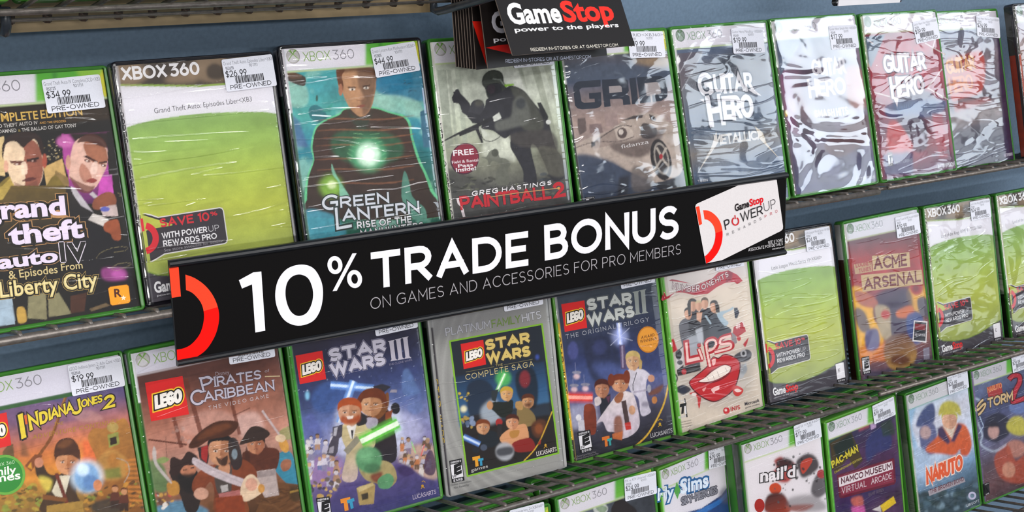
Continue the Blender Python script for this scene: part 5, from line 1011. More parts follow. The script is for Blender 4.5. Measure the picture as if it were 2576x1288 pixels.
def art_b8(A):
    A.fill('9a3a3c'); crop(A, 2080, 500, 2.683)
    A.grad((380, 260), (460, 1220), ['70525c', 'a03a3c', 'a83c44', '7a4450', '6a4450', '8a5444', '6a4a54', '5c4a5c']); A.n(5, 8, 161, .35)
    A.p([160, 610, 230, 600, 300, 700, 320, 820, 380, 900, 360, 1020, 240, 1080, 200, 960, 180, 760], 'e8b43c', 8, .95, 1); A.p([540, 620, 650, 580, 690, 780, 600, 760, 550, 700], 'e0ac44', 8, .9, 1); A.p([340, 640, 540, 600, 580, 760, 560, 900, 420, 960, 350, 800], '3c3c58', 16, .85, 1); A.p([220, 1000, 420, 980, 420, 1140, 230, 1140], 'd07838', 12, .8, 1); A.p([300, 1100, 700, 1080, 720, 1120, 240, 1220], '4c4860', 10, .8)
    A.e(605, 600, 44, 50, 'a8343c', 6); A.e(600, 605, 20, 22, '7a2c38', 5)
    # plain coloured clouds and rocks in the places and hues of the crowd on the sleeve
    A.p([190, 620, 280, 640, 340, 690, 330, 730, 260, 730, 200, 690], 'b06a5c', 6, 1, 1); A.p([330, 720, 420, 740, 430, 880, 440, 960, 370, 930, 330, 800], 'b0a084', 8, .95, 1); A.p([190, 740, 250, 760, 290, 880, 240, 900, 200, 840], '5a5464', 6, .9, 1); A.p([260, 900, 340, 880, 350, 1000, 270, 1020], '4a5890', 8, .9, 1); A.e(395, 780, 32, 30, 'b83c3c', 6)
    A.p([470, 760, 560, 720, 590, 760, 560, 800, 480, 800], 'd0703c', 6, .95, 1); A.p([540, 790, 640, 780, 640, 960, 560, 960], '38508c', 10, .9, 1); A.p([610, 680, 670, 670, 690, 790, 630, 780], '4a4a60', 6, .95, 1)
    A.p([390, 980, 440, 920, 540, 920, 600, 1000, 600, 1080, 540, 1150, 440, 1150, 390, 1080], ('6a4438', '8a6444', 'b8904c'), 6, 1, 1); A.e(495, 1090, 70, 40, '5a3028', 12, .9)
    hdr(A, dark=1, green=0, white='d9d8e0'); crop(A, 2080, 500, 2.683)
    A.v([303, 385, 555, 360, 562, 460, 310, 488], 'c9b287'); A.v([228, 515, 640, 478, 650, 575, 240, 628], 'c4ab80'); A.v([180, 442, 298, 420, 305, 490, 190, 510], 'b89a74')
    s_ = dict(serif=.14, sp=.1)
    A.t('ACME', 318, 476, 540, 452, 84, '743038', wt=.2, **s_); A.t('ARSENAL', 250, 615, 635, 560, 78, '743038', wt=.2, **s_); A.t('LOONEY', 195, 465, 298, 446, 34, 'a83440', wt=.2); A.t('TUNES', 215, 500, 298, 482, 28, 'a83440', wt=.2)
    A.v([586, 820, 678, 828, 670, 972, 576, 962], 'e8e4e4'); A.v([592, 828, 670, 836, 664, 962, 584, 954], '2c2c34'); A.v([594, 842, 664, 848, 662, 888, 592, 882], '8a3038'); A.t('KEYSTONE', 592, 926, 662, 930, 18, 'd8d4d8', wt=.16)
    esrb(A, [230, 1072, 282, 1060, 295, 1175, 240, 1188], 'E', '10'); A.v([648, 1010, 690, 1000, 692, 1080, 652, 1090], '8a8494')
    spine(A, 'c9c9c4', '3a2018', 44)
def art_b9(A):
    lime(A, 'Lord of the Rings BFME II - TCG<360>'); spine(A, 'c6c6b8', '1c1a1e', 128, 'LOONEY TUNES ACME ARSENAL', '1c1a1e', 8, 80)
def art_b0(A):
    lime(A, 'Lord of the Rings CONQUEST<XB360>'); spine(A, 'd0ccc4', '2c2a24', 128)
def art_c1(A):
    A.fill('5a5c64'); hdr(A)
def art_c2(A):
    A.fill('5a6270'); crop(A, 1280, 858, 2.995); A.grad((600, 1150), (700, 1400), ['8a949c', '5c6470', '3c4048']); A.n(6, 8, 171, .3)
    A.e(690, 1265, 56, 45, 'c8ccc8', 4); A.p([650, 1250, 690, 1235, 740, 1260, 700, 1300], '6a8a5c', 5, .7, 1); A.p([790, 1220, 840, 1190, 900, 1220, 960, 1290, 780, 1300], '2c2628', 5, 1, 1); hdr(A, h=24); spine(A, '4a9a34', '3f8a2c', 100)
def art_c3(A):
    A.fill('e2dee4'); crop(A, 1280, 858, 2.995); A.p([1300, 1300, 1450, 1260, 1600, 1160, 1720, 1000, 1760, 1100, 1760, 1420, 1250, 1420], ('38446c', '2c5c9c'), 4); A.p([1400, 1290, 1600, 1180, 1720, 1020, 1730, 1040, 1620, 1200, 1460, 1300], '3a7ac0', 2, .9, 1); A.e(1640, 1160, 60, 60, '6a6a80', 14, .7)
    hdr(A, h=25); crop(A, 1280, 858, 2.995)
    A.t('My', 1118, 1200, 1240, 1175, 95, 'e6f0fa', 'b', off=.03, ol=('22629a', .1)); A.t('Sims', 1290, 1150, 1500, 1095, 110, 'e6f0fa', 'b', off=.03, ol=('22629a', .1)); A.v([1262, 1060, 1290, 1120, 1268, 1190, 1242, 1130], '58a848')
    A.t('SKY-HEROES', 1298, 1240, 1570, 1148, 62, '8a8a94', wt=.2, sp=.06, ol=('3c3c48', .08)); spine(A, '6cc83c', '5cb834', 100)
def art_c4(A):
    A.fill('e4dee2'); crop(A, 1920, 858, 2.9954); hdr(A, h=24, green=1); crop(A, 1920, 858, 2.9954)
    A.p([80, 900, 130, 870, 160, 890, 240, 930, 200, 1050, 120, 1060, 60, 1000, 100, 950], 'a82c24', 6, .95, 1); A.p([100, 900, 180, 880, 230, 930, 120, 960], '2a2426', 6, .9, 1); A.p([250, 900, 330, 845, 400, 880, 410, 960, 300, 1030, 260, 960], '3a3034', 5, .95, 1); A.p([280, 920, 340, 880, 370, 900, 300, 1000], 'c84834', 4, .9, 1)
    A.e(90, 1110, 46, 44, 'c84a24', 4); A.p([20, 1180, 80, 1140, 160, 1160, 200, 1290, 20, 1290], ('3a2a2c', 'a03c24'), 5, 1, 1); A.p([380, 1040, 430, 980, 480, 1010, 500, 1100, 420, 1180, 360, 1140], '4a444a', 6, .9, 1); A.e(436, 1000, 32, 34, 'a83a3c', 4); A.p([180, 1240, 380, 1230, 300, 1280, 180, 1270], 'c0502c', 5, .9, 1); A.p([200, 1180, 380, 1160, 480, 1260, 300, 1290, 180, 1260], '6a6468', 20, .6, 1)
    A.spots([40, 860, 500, 820, 540, 1240, 60, 1260], 50, 7, 8, ['2a2628', '5a5458', '3a3638'], 42, 1, .9)
    A.t("nail'd", -25, 1060, 240, 1020, 92, 'efe9ec', 'b', off=.03, ol=('201a1c', .06)); A.disc(-30, 1238, 38, 52, 'a8241c')
    spine(A, '9aa094', 'b4b8ac', 100)
def art_c5(A):
    A.fill('3a2c50'); crop(A, 1920, 858, 2.9954); A.grad((650, 600), (800, 1288), ['34344c', '3c3458', '54345c', '4a2a50', '3c2c5c', '4a3050']); A.n(6, 9, 181, .4)
    A.p([480, 660, 640, 610, 660, 660, 500, 800], '2c4a44', 4); A.p([500, 770, 660, 680, 750, 900, 690, 960, 640, 880, 540, 1000, 520, 940], '4a3c24', 3); A.spots([490, 640, 650, 610, 650, 660, 500, 720], 14, 9, 8, ['c85a5a', 'd8d8d8', '4ac8c8'], 44, 1); A.p([520, 790, 660, 690, 700, 820, 560, 900], '1e2c28', 4)
    A.p([700, 590, 780, 570, 800, 650, 720, 680], 'a8505c', 4, .8); A.p([780, 740, 860, 660, 950, 680, 960, 800, 850, 850, 790, 910, 770, 850], '343c70', 10, .9, 1); A.p([800, 590, 840, 560, 850, 650, 810, 670], 'c8a8d0', 3, .8); A.p([880, 620, 960, 580, 1000, 700, 900, 720], '2c4034', 8, .8)
    A.p([660, 1190, 740, 1170, 750, 1240, 690, 1250], 'c86a5c', 5, .9, 1); A.p([660, 1250, 760, 1240, 770, 1300, 670, 1300], 'c85aa0', 5); A.p([880, 1240, 980, 1170, 1000, 1220, 900, 1290], 'e0c02c', 3); A.p([820, 1270, 880, 1240, 890, 1290], 'd8d0d0', 3)
    hdr(A, h=24, dark=1); crop(A, 1920, 858, 2.9954)
    A.t('PAC-MAN', 520, 960, 715, 830, 60, 'd8c83c', wt=.24, sp=.06, ol=('2c2810', .08)); A.t('CHAMPIONSHIP EDITION', 535, 1000, 740, 890, 18, 'c8b83c', wt=.18)
    A.v([552, 1010, 985, 880, 998, 1060, 985, 1080, 590, 1185, 570, 1175], '6a1c34'); A.v([565, 1020, 975, 898, 984, 1062, 588, 1165], '8a2c44'); A.v([565, 1030, 968, 905, 975, 965, 572, 1100], 'e8dfe2')
    A.t('NAMCO', 585, 1078, 752, 1028, 48, '5a1a30', wt=.2, sp=.1); A.t('MUSEUM', 764, 1022, 965, 960, 48, '5a1a30', wt=.2, sp=.1); A.t('VIRTUAL', 590, 1150, 775, 1095, 46, 'e0d2d8', wt=.13, serif=.1); A.t('ARCADE', 812, 1080, 965, 1035, 46, 'e0d2d8', wt=.13, serif=.1); A.t('GAME SERIES', 790, 1170, 905, 1130, 24, '6a5a70', wt=.18)
    spine(A, '6cc83c', '5cb834', 100)
def art_c6(A):
    A.fill('c8cee0'); crop(A, 1920, 858, 2.9954); A.grad((1250, 450), (1400, 1288), ['c2d0e0', 'd4d4e0', 'ccd2e0', 'b8c8dc', '7a9ab8', '4a6478', '3c4c58']); A.n(6, 9, 191, .2)
    A.p([1070, 520, 1150, 480, 1120, 640, 1160, 800, 1100, 880], '8ab4d4', 12, .8, 1); A.p([1150, 640, 1200, 520, 1280, 470, 1290, 600, 1220, 640], '3a4878', 4, .95, 1); A.p([1180, 660, 1280, 620, 1310, 740, 1280, 850, 1200, 840], '4a5284', 6, .9, 1); A.e(1222, 690, 42, 50, 'c8a8a0', 6, .8); A.p([1090, 830, 1180, 800, 1260, 880, 1200, 960, 1110, 940], 'a8bcd4', 10, .8, 1)
    # an anonymous youth in an orange track top
    A.p([1230, 800, 1310, 720, 1340, 650, 1480, 620, 1540, 660, 1570, 780, 1540, 860, 1490, 860, 1480, 820, 1440, 860, 1340, 850, 1240, 840], ('d06a3c', 'c85c34'), 4, 1, 1); A.p([1310, 660, 1350, 640, 1410, 760, 1390, 780, 1320, 720], '34345c', 4, .95); A.p([1470, 620, 1500, 640, 1440, 760, 1410, 760], '34345c', 4, .95); A.p([1350, 640, 1460, 620, 1420, 740], 'd8d0c0', 4, .9); face(A, 1402, 600, 56, 62, 'd8ac90', 'c09078', 'b8b04c', 0, 0, .25); A.p([1320, 560, 1340, 480, 1400, 450, 1470, 480, 1490, 560, 1440, 540, 1370, 545], 'b9b150', 4, 1, 1)
    A.p([1140, 1170, 1300, 1120, 1440, 1160, 1600, 1040, 1660, 1100, 1660, 1300, 1140, 1300], '40525c', 12, .9, 1); A.spots([1140, 1160, 1640, 1060, 1650, 1290, 1150, 1290], 46, 26, 18, ['384a48', '5a7484', '2c3a3c', '8aa4b4'], 46, 4, .7)
    hdr(A, h=22, dark=1, green=0, white='d6d4d8', line='8ab0a8'); crop(A, 1920, 858, 2.9954)
    A.t('NARUTO', 1232, 1085, 1500, 970, 122, 'dc6034', wt=.24, sp=.06, sk=.1, ol=('f0dcd0', .07)); A.v([1240, 1130, 1510, 1030, 1522, 1060, 1250, 1168], 'a8a0a8'); A.t('THE BROKEN BOND', 1256, 1150, 1510, 1052, 32, '6a2c34', wt=.16, serif=.1)
    A.t('UBISOFT', 1530, 1252, 1625, 1212, 20, 'd0d4dc', wt=.18); A.ring(1572, 1165, 16, 30, 'c8c4dc'); spine(A, '9a9c94', 'b0b2a8', 66)
def art_c7(A):
    A.fill('5a5a78'); crop(A, 1920, 858, 2.9954); A.grad((1650, 320), (1800, 1200), ['6a7494', '3c4468', '54587c', '6a6a88', '5c4c58', '6a4c50', '4c3c44']); A.n(6, 9, 201, .3)
    A.p([1660, 700, 1680, 580, 1780, 540, 1860, 600, 1850, 700, 1760, 760, 1680, 740], '2c2c40', 6, .95, 1); A.e(1735, 680, 42, 55, 'c09a94', 5); A.p([1680, 640, 1740, 600, 1800, 640, 1720, 650], '2a2838', 5); A.p([1830, 640, 1880, 570, 1960, 580, 1970, 700, 1880, 700], 'b8b050', 5, 1, 1); A.e(1900, 810, 80, 66, 'b07c70', 8); A.p([1740, 880, 1840, 780, 1900, 900, 1980, 860, 1980, 1060, 1800, 1040], 'a8503c', 10, .9, 1); A.e(1850, 970, 50, 60, 'c08a74', 8); A.e(1920, 500, 70, 46, '6a7cac', 8)
    A.l([1570, 420, 1640, 460, 1600, 560, 1650, 700, 1640, 780, 1740, 830, 1830, 780], 10, 'd4e4f4', 5, .8, 1); A.l([1620, 540, 1660, 640, 1610, 720], 6, 'c4d8f0', 3, .8)
    hdr(A, h=22, dark=1, green=1, white='ccc9d0'); crop(A, 1920, 858, 2.9954)
    A.v([1682, 350, 1790, 310, 1805, 400, 1700, 440], 'a83c3c'); A.t('NARUTO', 1690, 390, 1798, 352, 44, 'd88a5c', wt=.22, sp=.05)
    A.L([1850, 290, 1880, 262, 1925, 262, 1930, 310, 1900, 370, 1880, 440, 1890, 455, 1980, 425], 46, '4a1c2c', 1); A.L([1850, 290, 1880, 262, 1925, 262, 1930, 310, 1900, 370, 1880, 440, 1890, 455, 1980, 425], 30, 'b82c3c', 1)
    A.t('S', 1610, 585, 1690, 485, 105, 'd8bc8c', wt=.2, sk=.2, ol=('3c2a20', .08)); A.t('TORM', 1690, 505, 1880, 445, 74, 'd8bc8c', wt=.2, sk=.1, sp=.06, ol=('3c2a20', .08))
    esrb(A, [1652, 1080, 1700, 1060, 1708, 1150, 1660, 1172], 'T'); spine(A, '7a5a90', '5a4a70', 60)

# ------------------------------------------------------------------ the setting
bm = bmesh.new(); bx(bm, -1.2, .142, -1.25, 3.2, .16, 1.0)
o = link('wall_back', from_bm('wall_back', bm, M_PANEL)); o['kind'] = 'structure'
bm = bmesh.new(); bx(bm, -3.2, -4.2, -1.29, 5.2, .142, -1.25)
o = link('floor', from_bm('floor', bm, M_FLOOR)); o['kind'] = 'structure'

# ------------------------------------------------------------------ wire shelves
SL = .352
def wire_shelf(label, x0, x1, yf, zf, yb, rod, first, pitch=.0254, wr=.0019, mids=(), nub=.0032, rail=None, m=None):
    """sloping wire shelf: front rod, rods under it, and one cross wire per inch running down to the back"""
    m = m or M_WIRE
    t = empty('wire_shelf', Matrix.Translation((x0, yf, zf))); tag(t, label, 'shelf', 'sloping wire shelves of the rack')
    bm = bmesh.new(); tube(bm, [(0, 0, 0), (x1 - x0, 0, 0)], rod, 10)
    link('front_rod', from_bm('front_rod', bm, m, True), t)
    for (dy, r) in mids:
        bm = bmesh.new(); tube(bm, [(0, dy, -dy * SL - r * .6), (x1 - x0, dy, -dy * SL - r * .6)], r, 8)
        link('support_rod', from_bm('support_rod', bm, m, True), t)
    bm = bmesh.new(); D = yb - yf
    tube(bm, [(0, -rod * .5, rod * .6), (0, rod * .2, nub), (0, rod * 2.5, nub - rod * 2 * SL), (0, D, nub - D * SL)], wr, 6)
    me = from_bm('cross_wire', bm, m, True)
    n = int((x1 - first) / pitch)
    for i in range(n + 1):
        w = link('cross_wire', me, t); w.location = (first + i * pitch - x0, 0, 0)
    if rail:
        bm = bmesh.new(); bx(bm, 0, rail[0] - yf, rail[1] - zf, x1 - x0, rail[0] - yf + .004, rail[2] - zf)
        link('back_rail', from_bm('back_rail', bm, M_BEIGE), t, 'beige back rail')
    return t
wire_shelf('wire shelf holding the left part of the top row, above the long black banner', -.22, 1.1165, -.0162, -.0008, .135, .0033, -.2043, mids=((.014, .0022), (.11, .0022)), nub=.0038)
wire_shelf('wire shelf under the far right cases of the top row, white front rod', 1.128, 2.1, -.019, .0032, .135, .0026, 1.1309, mids=((.014, .002), (.11, .002)), nub=.0035)
wire_shelf('wire shelf with open grid under the left and middle cases of the second row', -.22, 1.0905, -.08, -.2168, .135, .0027, -.2160, mids=((.034, .0022), (.11, .0022)), nub=.0034)
wire_shelf('wire shelf with open grid at the right end of the second row', 1.0945, 2.1, -.08, -.2128, .135, .0027, 1.1035, mids=((.034, .0022), (.11, .0022)), nub=.0034)
wire_shelf('wire shelf at the foot of the third row of cases', .3, 2.1, -.07, -.4805, .135, .0027, .31, mids=((.034, .0022), (.11, .0022)), nub=.0034)
up = wire_shelf('wire shelf at the top left with a beige rail behind it', -.22, .577, -.085, .2585, .026, .0027, -.2125, mids=((.065, .0024), (.104, .0013)), nub=.0034, rail=(.05, .2062, .252), m=M_WIRE)
bm = bmesh.new(); 
for i in range(31): tube(bm, [(-.2125 + .0254 * i + .22, .109, -.0335), (-.2125 + .0254 * i + .22, .1105, -.0405)], .0032, 6)
link('wire_end', from_bm('wire_end', bm, mat('brown_wire_ends', '4a3a30', .6, noise=(200, .3, 0)), True), up)  # wire ends in a darker brown than the wires
for x, lab, arm in ((.2125, 'dark looped wire bracket at the left edge below the beige rail', [(.013, .2145), (.010, .219), (.010, .232)]), (.5655, 'dark looped wire bracket left of the black gift cards', [(.022, .2125), (.01, .216), (-.04, .232), (-.07, .2428)])):
    bm = bmesh.new()
    P = [(x, .141, .240), (x, .06, .240), (x, .034, .236), (x, .031, .22), (x, .029, .2125)] + [(x, u, v) for u, v in arm]
    tube(bm, P, .0036, 8)
    t = empty('shelf_bracket', Matrix.Translation((0, 0, 0))); tag(t, lab, 'bracket', 'dark wire brackets under the top shelf')
    link('bracket_rod', from_bm('bracket_rod', bm, M_DARKWIRE, True), t)
    bm = bmesh.new(); bx(bm, x - .012, .1375, .222, x + .012, .1421, .258); link('mounting_plate', from_bm('mounting_plate', bm, M_DARKWIRE), t)

# ------------------------------------------------------------------ game cases
def sticker(A, d):
    """small white price label; d: heading, numbers, price; drawn in millimetres, 42 by 24"""
    w, h = 42, 24.4
    A.v(np.array([(x, y) for x, y in rrect(0, 0, w, h, 1.5, 3)]), 'dfdfe8')
    head, num, price, seed = d
    A.t(head, 1.0, 4.6, 41.4, 4.6, 2.9, '54545c', 'b', off=-.012)
    A.t(num, 2.2, 8.2, 8.8, 8.2, 2.4, '54545c', wt=.12); A.t('101111', 21.5, 7.6, 28.5, 7.6, 2.2, '5c5c64', wt=.12)
    a, b = price.split('.')
    A.t('$' + a, 1.4, 13.8, 10.8, 13.8, 5.0, '1c1a20', wt=.12, sp=.14); A.t(b, 13.0, 13.8, 18.6, 13.8, 5.0, '1c1a20', wt=.12, sp=.14)
    if seed % 2 == 0: A.t('.', 11.6, 13.8, 12.2, 13.8, 5, '1c1a20', wt=.1)
    r = random.Random(seed); x = 8.5; q = []
    while x < 32:
        k = r.choice((.35, .35, .55, .8)); q.append([(x, 13.6), (x + k, 13.6), (x + k, 19), (x, 19)]); x += k + r.choice((.3, .35, .5))
    q = [z for z in q if not (z[0][0] < 19 and z[0][1] < 14 and False)]
    A.add(q, '232127')
    A.t('PRE-OWNED', 3.4, 23.1, 37.6, 23.1, 3.4, '16141a', wt=.13, sp=.12)
CASES = {  # pose: left front foot x y z, lean, yaw, roll; outline of the front as traced
 'a1': ((0.1676, 0.0042, -0.0033, 0.3804, -0.0037, 0.0005), [(-201, 193), (271, 163), (369, 778), (-93, 855)]),
 'a2': ((0.3038, 0.0053, -0.0029, 0.3171, 0.0265, -0.0001), [(280, 155), (686, 127), (765, 704), (371, 775)]),
 'a3': ((0.4400, 0.0009, 0.0035, 0.3424, -0.0079, 0.0014), [(700, 114), (1060, 92), (1131, 636), (779, 694)]),
 'a4': ((0.5794, -0.0001, 0.0016, 0.3452, -0.0315, -0.0011), [(1075, 97), (1395, 80), (1456, 593), (1141, 640)]),
 'a5': ((0.7245, -0.0005, -0.0003, 0.3772, -0.0140, 0.0002), [(1399, 84), (1678, 68), (1745, 546), (1471, 590)]),
 'a6': ((0.8636, -0.0012, -0.0006, 0.3611, 0.0019, 0.0054), [(1685, 66), (1931, 49), (1992, 502), (1751, 545)]),
 'a7': ((1.0014, -0.0016, 0.0015, 0.3729, 0.0101, 0.0003), [(1935, 46), (2154, 32), (2214, 462), (1999, 499)]),
 'a8': ((1.1453, 0.0044, -0.0005, 0.3726, 0.0156, -0.0081), [(2161, 34), (2357, 23), (2410, 430), (2218, 461)]),
 'b1': ((0.1668, -0.0158, -0.2344, 0.3925, 0.0015, 0.0036), [(-129, 962), (309, 879), (406, 1455), (-23, 1578)]),
 'b2': ((0.3030, -0.0151, -0.2347, 0.3354, 0.0272, 0.0024), [(319, 882), (700, 806), (780, 1344), (410, 1456)]),
 'b3': ((0.4385, -0.0154, -0.2340, 0.3348, -0.0053, 0.0023), [(712, 808), (1052, 746), (1118, 1254), (786, 1348)]),
 'b4': ((0.5753, -0.0172, -0.2333, 0.3054, -0.0558, 0.0082), [(1070, 745), (1381, 693), (1428, 1177), (1124, 1254)]),
 'b5': ((0.7218, -0.0179, -0.2362, 0.3362, -0.0083, 0.0002), [(1384, 693), (1651, 644), (1703, 1098), (1442, 1171)]),
 'b6': ((0.8614, -0.0182, -0.2382, 0.3200, 0.0747, -0.0100), [(1657, 648), (1879, 600), (1927, 1027), (1710, 1100)]),
 'b7': ((0.9968, -0.0128, -0.2355, 0.3600, 0.0302, -0.0269), [(1885, 593), (2094, 558), (2141, 967), (1936, 1022)]),
 'b8': ((1.1406, -0.0161, -0.2375, 0.3305, 0.0086, 0.0085), [(2119, 558), (2311, 519), (2353, 909), (2164, 966)]),
 'b9': ((1.2769, -0.0193, -0.2357, 0.3411, 0.0318, -0.0188), [(2323, 519), (2493, 489), (2530, 863), (2363, 910)]),
 'c2': ((0.7633, -0.0018, -0.4995, 0.2752, -0.0246, 0.0433), [(1395, 1252), (1644, 1170), (1689, 1575), (1447, 1676)]),
 'c4': ((1.0325, -0.0016, -0.5009, 0.2854, -0.0182, 0.0349), [(1860, 1114), (2065, 1047), (2101, 1419), (1900, 1503)]),
 'c5': ((1.1732, -0.0041, -0.5032, 0.2731, 0.0195, 0.0403), [(2073, 1060), (2253, 992), (2284, 1347), (2109, 1429)]),
 'c6': ((1.3351, 0.0003, -0.5046, 0.3169, 0.0317, 0.0240), [(2276, 991), (2435, 932), (2471, 1272), (2316, 1344)]),
 'a9': ((1.2755, 0.0204, -0.0073, 0.3672, -0.0034, -0.0074), [(2327, 30), (2510, 20), (2556, 407), (2377, 434)]),
 'a0': ((1.4138, 0.0030, -0.0002, 0.3604, -0.0043, -0.0020), [(2547, 9), (2714, -1), (2757, 373), (2593, 399)]),
 'b0': ((1.4225, -0.0184, -0.2374, 0.3524, 0.0047, 0.0022), [(2504, 487), (2664, 457), (2705, 814), (2547, 860)]),
 'c1': ((0.6190, -0.0038, -0.5049, 0.2873, 0.0111, 0.0027), [(1115, 1348), (1386, 1264), (1429, 1693), (1166, 1799)]),
 'c3': ((0.9238, 0.0178, -0.5154, 0.2706, 0.1068, 0.0119), [(1653, 1179), (1848, 1099), (1885, 1475), (1696, 1574)]),
 'c7': ((1.4751, 0.0058, -0.5024, 0.3278, 0.0129, 0.0116), [(2441, 930), (2590, 881), (2624, 1209), (2477, 1271)]),
}
INFO = [  # key, sleeve film, shell, grid, sticker (foot left, foot right as traced, heading, number, price), label
 ('a1', F_CLEAN, 'g', .7, (118, 287, 264, 271, 'Grand Theft Auto IV Complete(2CD<XB3', '952725', '34.99'), 'green-edged game case with two portrait heads and an orange badge, far left, top row'),
 ('a2', F_CREASE, 'k', .8, (568, 232, 695, 216, 'Grand Theft Auto: Episodes Liber<XB3', '952635', '26.99'), 'large lime green game case in black, second on the top row, priced 26.99'),
 ('a3', F_CREASE, 'k', .7, (944, 197, 1055, 178, 'Green Lantern-Rise Manhunters<XB360>', '952805', '44.99'), 'black-shelled game case with a glowing green chest on teal, priced 44.99'),
 ('a4', F_CLEAN, 'g', .7, (1290, 172, 1395, 162, 'Paintball 2<XB360>', '952411', '19.99'), 'grey-green game case with a crouching paintball player in a misty forest'),
 ('a5', F_WRAP, 'g', .9, (1582, 147, 1676, 145, 'GRID<XB360>', '952177', '19.99'), 'glossy game case with a pale racing car below four heavy grey letters'),
 ('a6', F_WRAP, 'g', .9, (1842, 136, 1923, 133, 'Guitar Hero Metallica <XB360>', '952419', '19.99'), 'grey-blue shrink-wrapped game case covered in band names, above the banner end'),
 ('a7', F_GLARE, 'g', 1.0, (2088, 126, 2158, 121, 'Guitar Hero Smash Hits <XB360>', '952440', '17.99'), 'shrink-wrapped game case almost hidden by white glare, priced 17.99'),
 ('a8', F_WRAP, 'g', 1.0, (2302, 112, 2362, 98, 'Guitar Hero Van Halen<XB360>', '952296', '19.99'), 'red shrink-wrapped game case with white crossing lines on the top row'),
 ('a9', F_WRAP, 'g', 1.0, (2455, 92, 2513, 97, 'Guitar Hero Warriors Rock<XB360>', '952642', '24.99'), 'wrapped game case tucked behind the red one, with an orange title'),
 ('a0', F_WRAP, 'k', 1.2, None, 'black game case with an orange spine at the far right of the top row'),
 ('b1', F_CLEAN, 'g', .7, (180, 997, 313, 970, 'LEGO Indiana Jones 2: Adv Cont <XB3', '952546', '19.99'), 'orange and brown game case with a yellow slanted title, far left of the second row'),
 ('b2', F_CLEAN, 'g', .7, (575, 917, 690, 897, 'LEGO Pirates of the Caribbean<XB3', '952655', '29.99'), 'brown game case with toy sailors and a ship, below the banner'),
 ('b3', F_CLEAN, 'g', .7, (943, 846, 1049, 823, 'LEGO Star Wars III<XB360>', '952630', '29.99'), 'dark blue game case with three tall numeral bars and a green light beam'),
 ('b4', F_CLEAN, 's', .7, (1266, 784, 1364, 765, 'LEGO Star Wars Complete<XB360>', '952213', '19.99'), 'silver game case with a lime-framed picture panel, in the middle of the second row'),
 ('b5', F_SLEEK, 'l', .7, (1560, 727, 1650, 708, 'LEGO Star Wars II<XB360>', '952119', '14.99'), 'dark blue game case with a yellow spine and a round gold award seal'),
 ('b6', F_SLEEK, 'l', .7, (1798, 682, 1874, 668, 'Lips Number One Hits<XB360>', '952480', '12.99'), 'beige game case with a huge red mouth under a curling ribbon'),
 ('b7', F_SLEEK, 'k', 1.0, (2027, 634, 2090, 621, 'Little League World Series 10<XB3', '952563', '24.99'), 'lime green game case in a black shell just below the right end of the banner'),
 ('b8', F_SLEEK, 'g', 1.0, (2254, 600, 2313, 586, 'Looney Tunes ACME Arsenal<XB360>', '952276', '19.99'), 'red and orange game case with wooden plank lettering on the second row'),
 ('b9', F_WRAP, 'g', 1.0, (2441, 556, 2491, 546, 'Lord of the Rings BFME II<XB360>', '952266', '24.99'), 'lime green wrapped game case on the second row, right of the red and orange one'),
 ('b0', F_WRAP, 'g', 1.2, None, 'lime green game case cut off by the right edge, on the second row'),
 ('c1', F_CLEAN, 'g', 1.2, (1283, 1345, 1382, 1318, 'Mercenaries 2<XB360>', '952222', '17.99'), 'game case of which only the label corner shows, far left of the third row'),
 ('c2', F_CLEAN, 'g', 1.0, (1570, 1261, 1652, 1240, 'MX vs ATV Untamed <XB360>', '952220', '24.99'), 'game case with dark riders against grey sky, lower row, priced 24.99'),
 ('c3', F_CLEAN, 'l', 1.0, (1780, 1181, 1846, 1162, 'MySims Sky Heroes<XB360>', '952509', '19.99'), 'white game case with blue bubble lettering over a blue swoosh, lower row'),
 ('c4', F_CLEAN, 'g', 1.0, (1999, 1123, 2070, 1096, "nail'd <XB360>", '952577', '17.99'), 'white game case with red and black paint splatter, lower row'),
 ('c5', F_SLEEK, 'l', 1.0, (2196, 1067, 2250, 1042, 'Namco Museum Arcade<XB360>', '952333', '19.99'), 'purple game case with a dark red plaque title, lower row'),
 ('c6', F_SLEEK, 'g', 1.0, (2384, 994, 2435, 974, 'Naruto Broken Bond<XB360>', '952390', '24.99'), 'pale blue game case with an orange jacket figure and orange title, lower row'),
 ('c7', F_SLEEK, 'g', 1.0, (2545, 938, 2590, 922, 'Naruto Storm 2<XB360>', '952614', '29.99'), 'dark game case with a large red numeral 2, right end of lower row'),
]
SHELL = {'g': M_GREEN, 'l': M_LIME, 'k': M_BLACK, 's': M_CARTON}
GROUP = {'a': 'game cases facing out on the top row', 'b': 'game cases facing out on the second row', 'c': 'game cases facing out on the third row'}
SIDE = {}
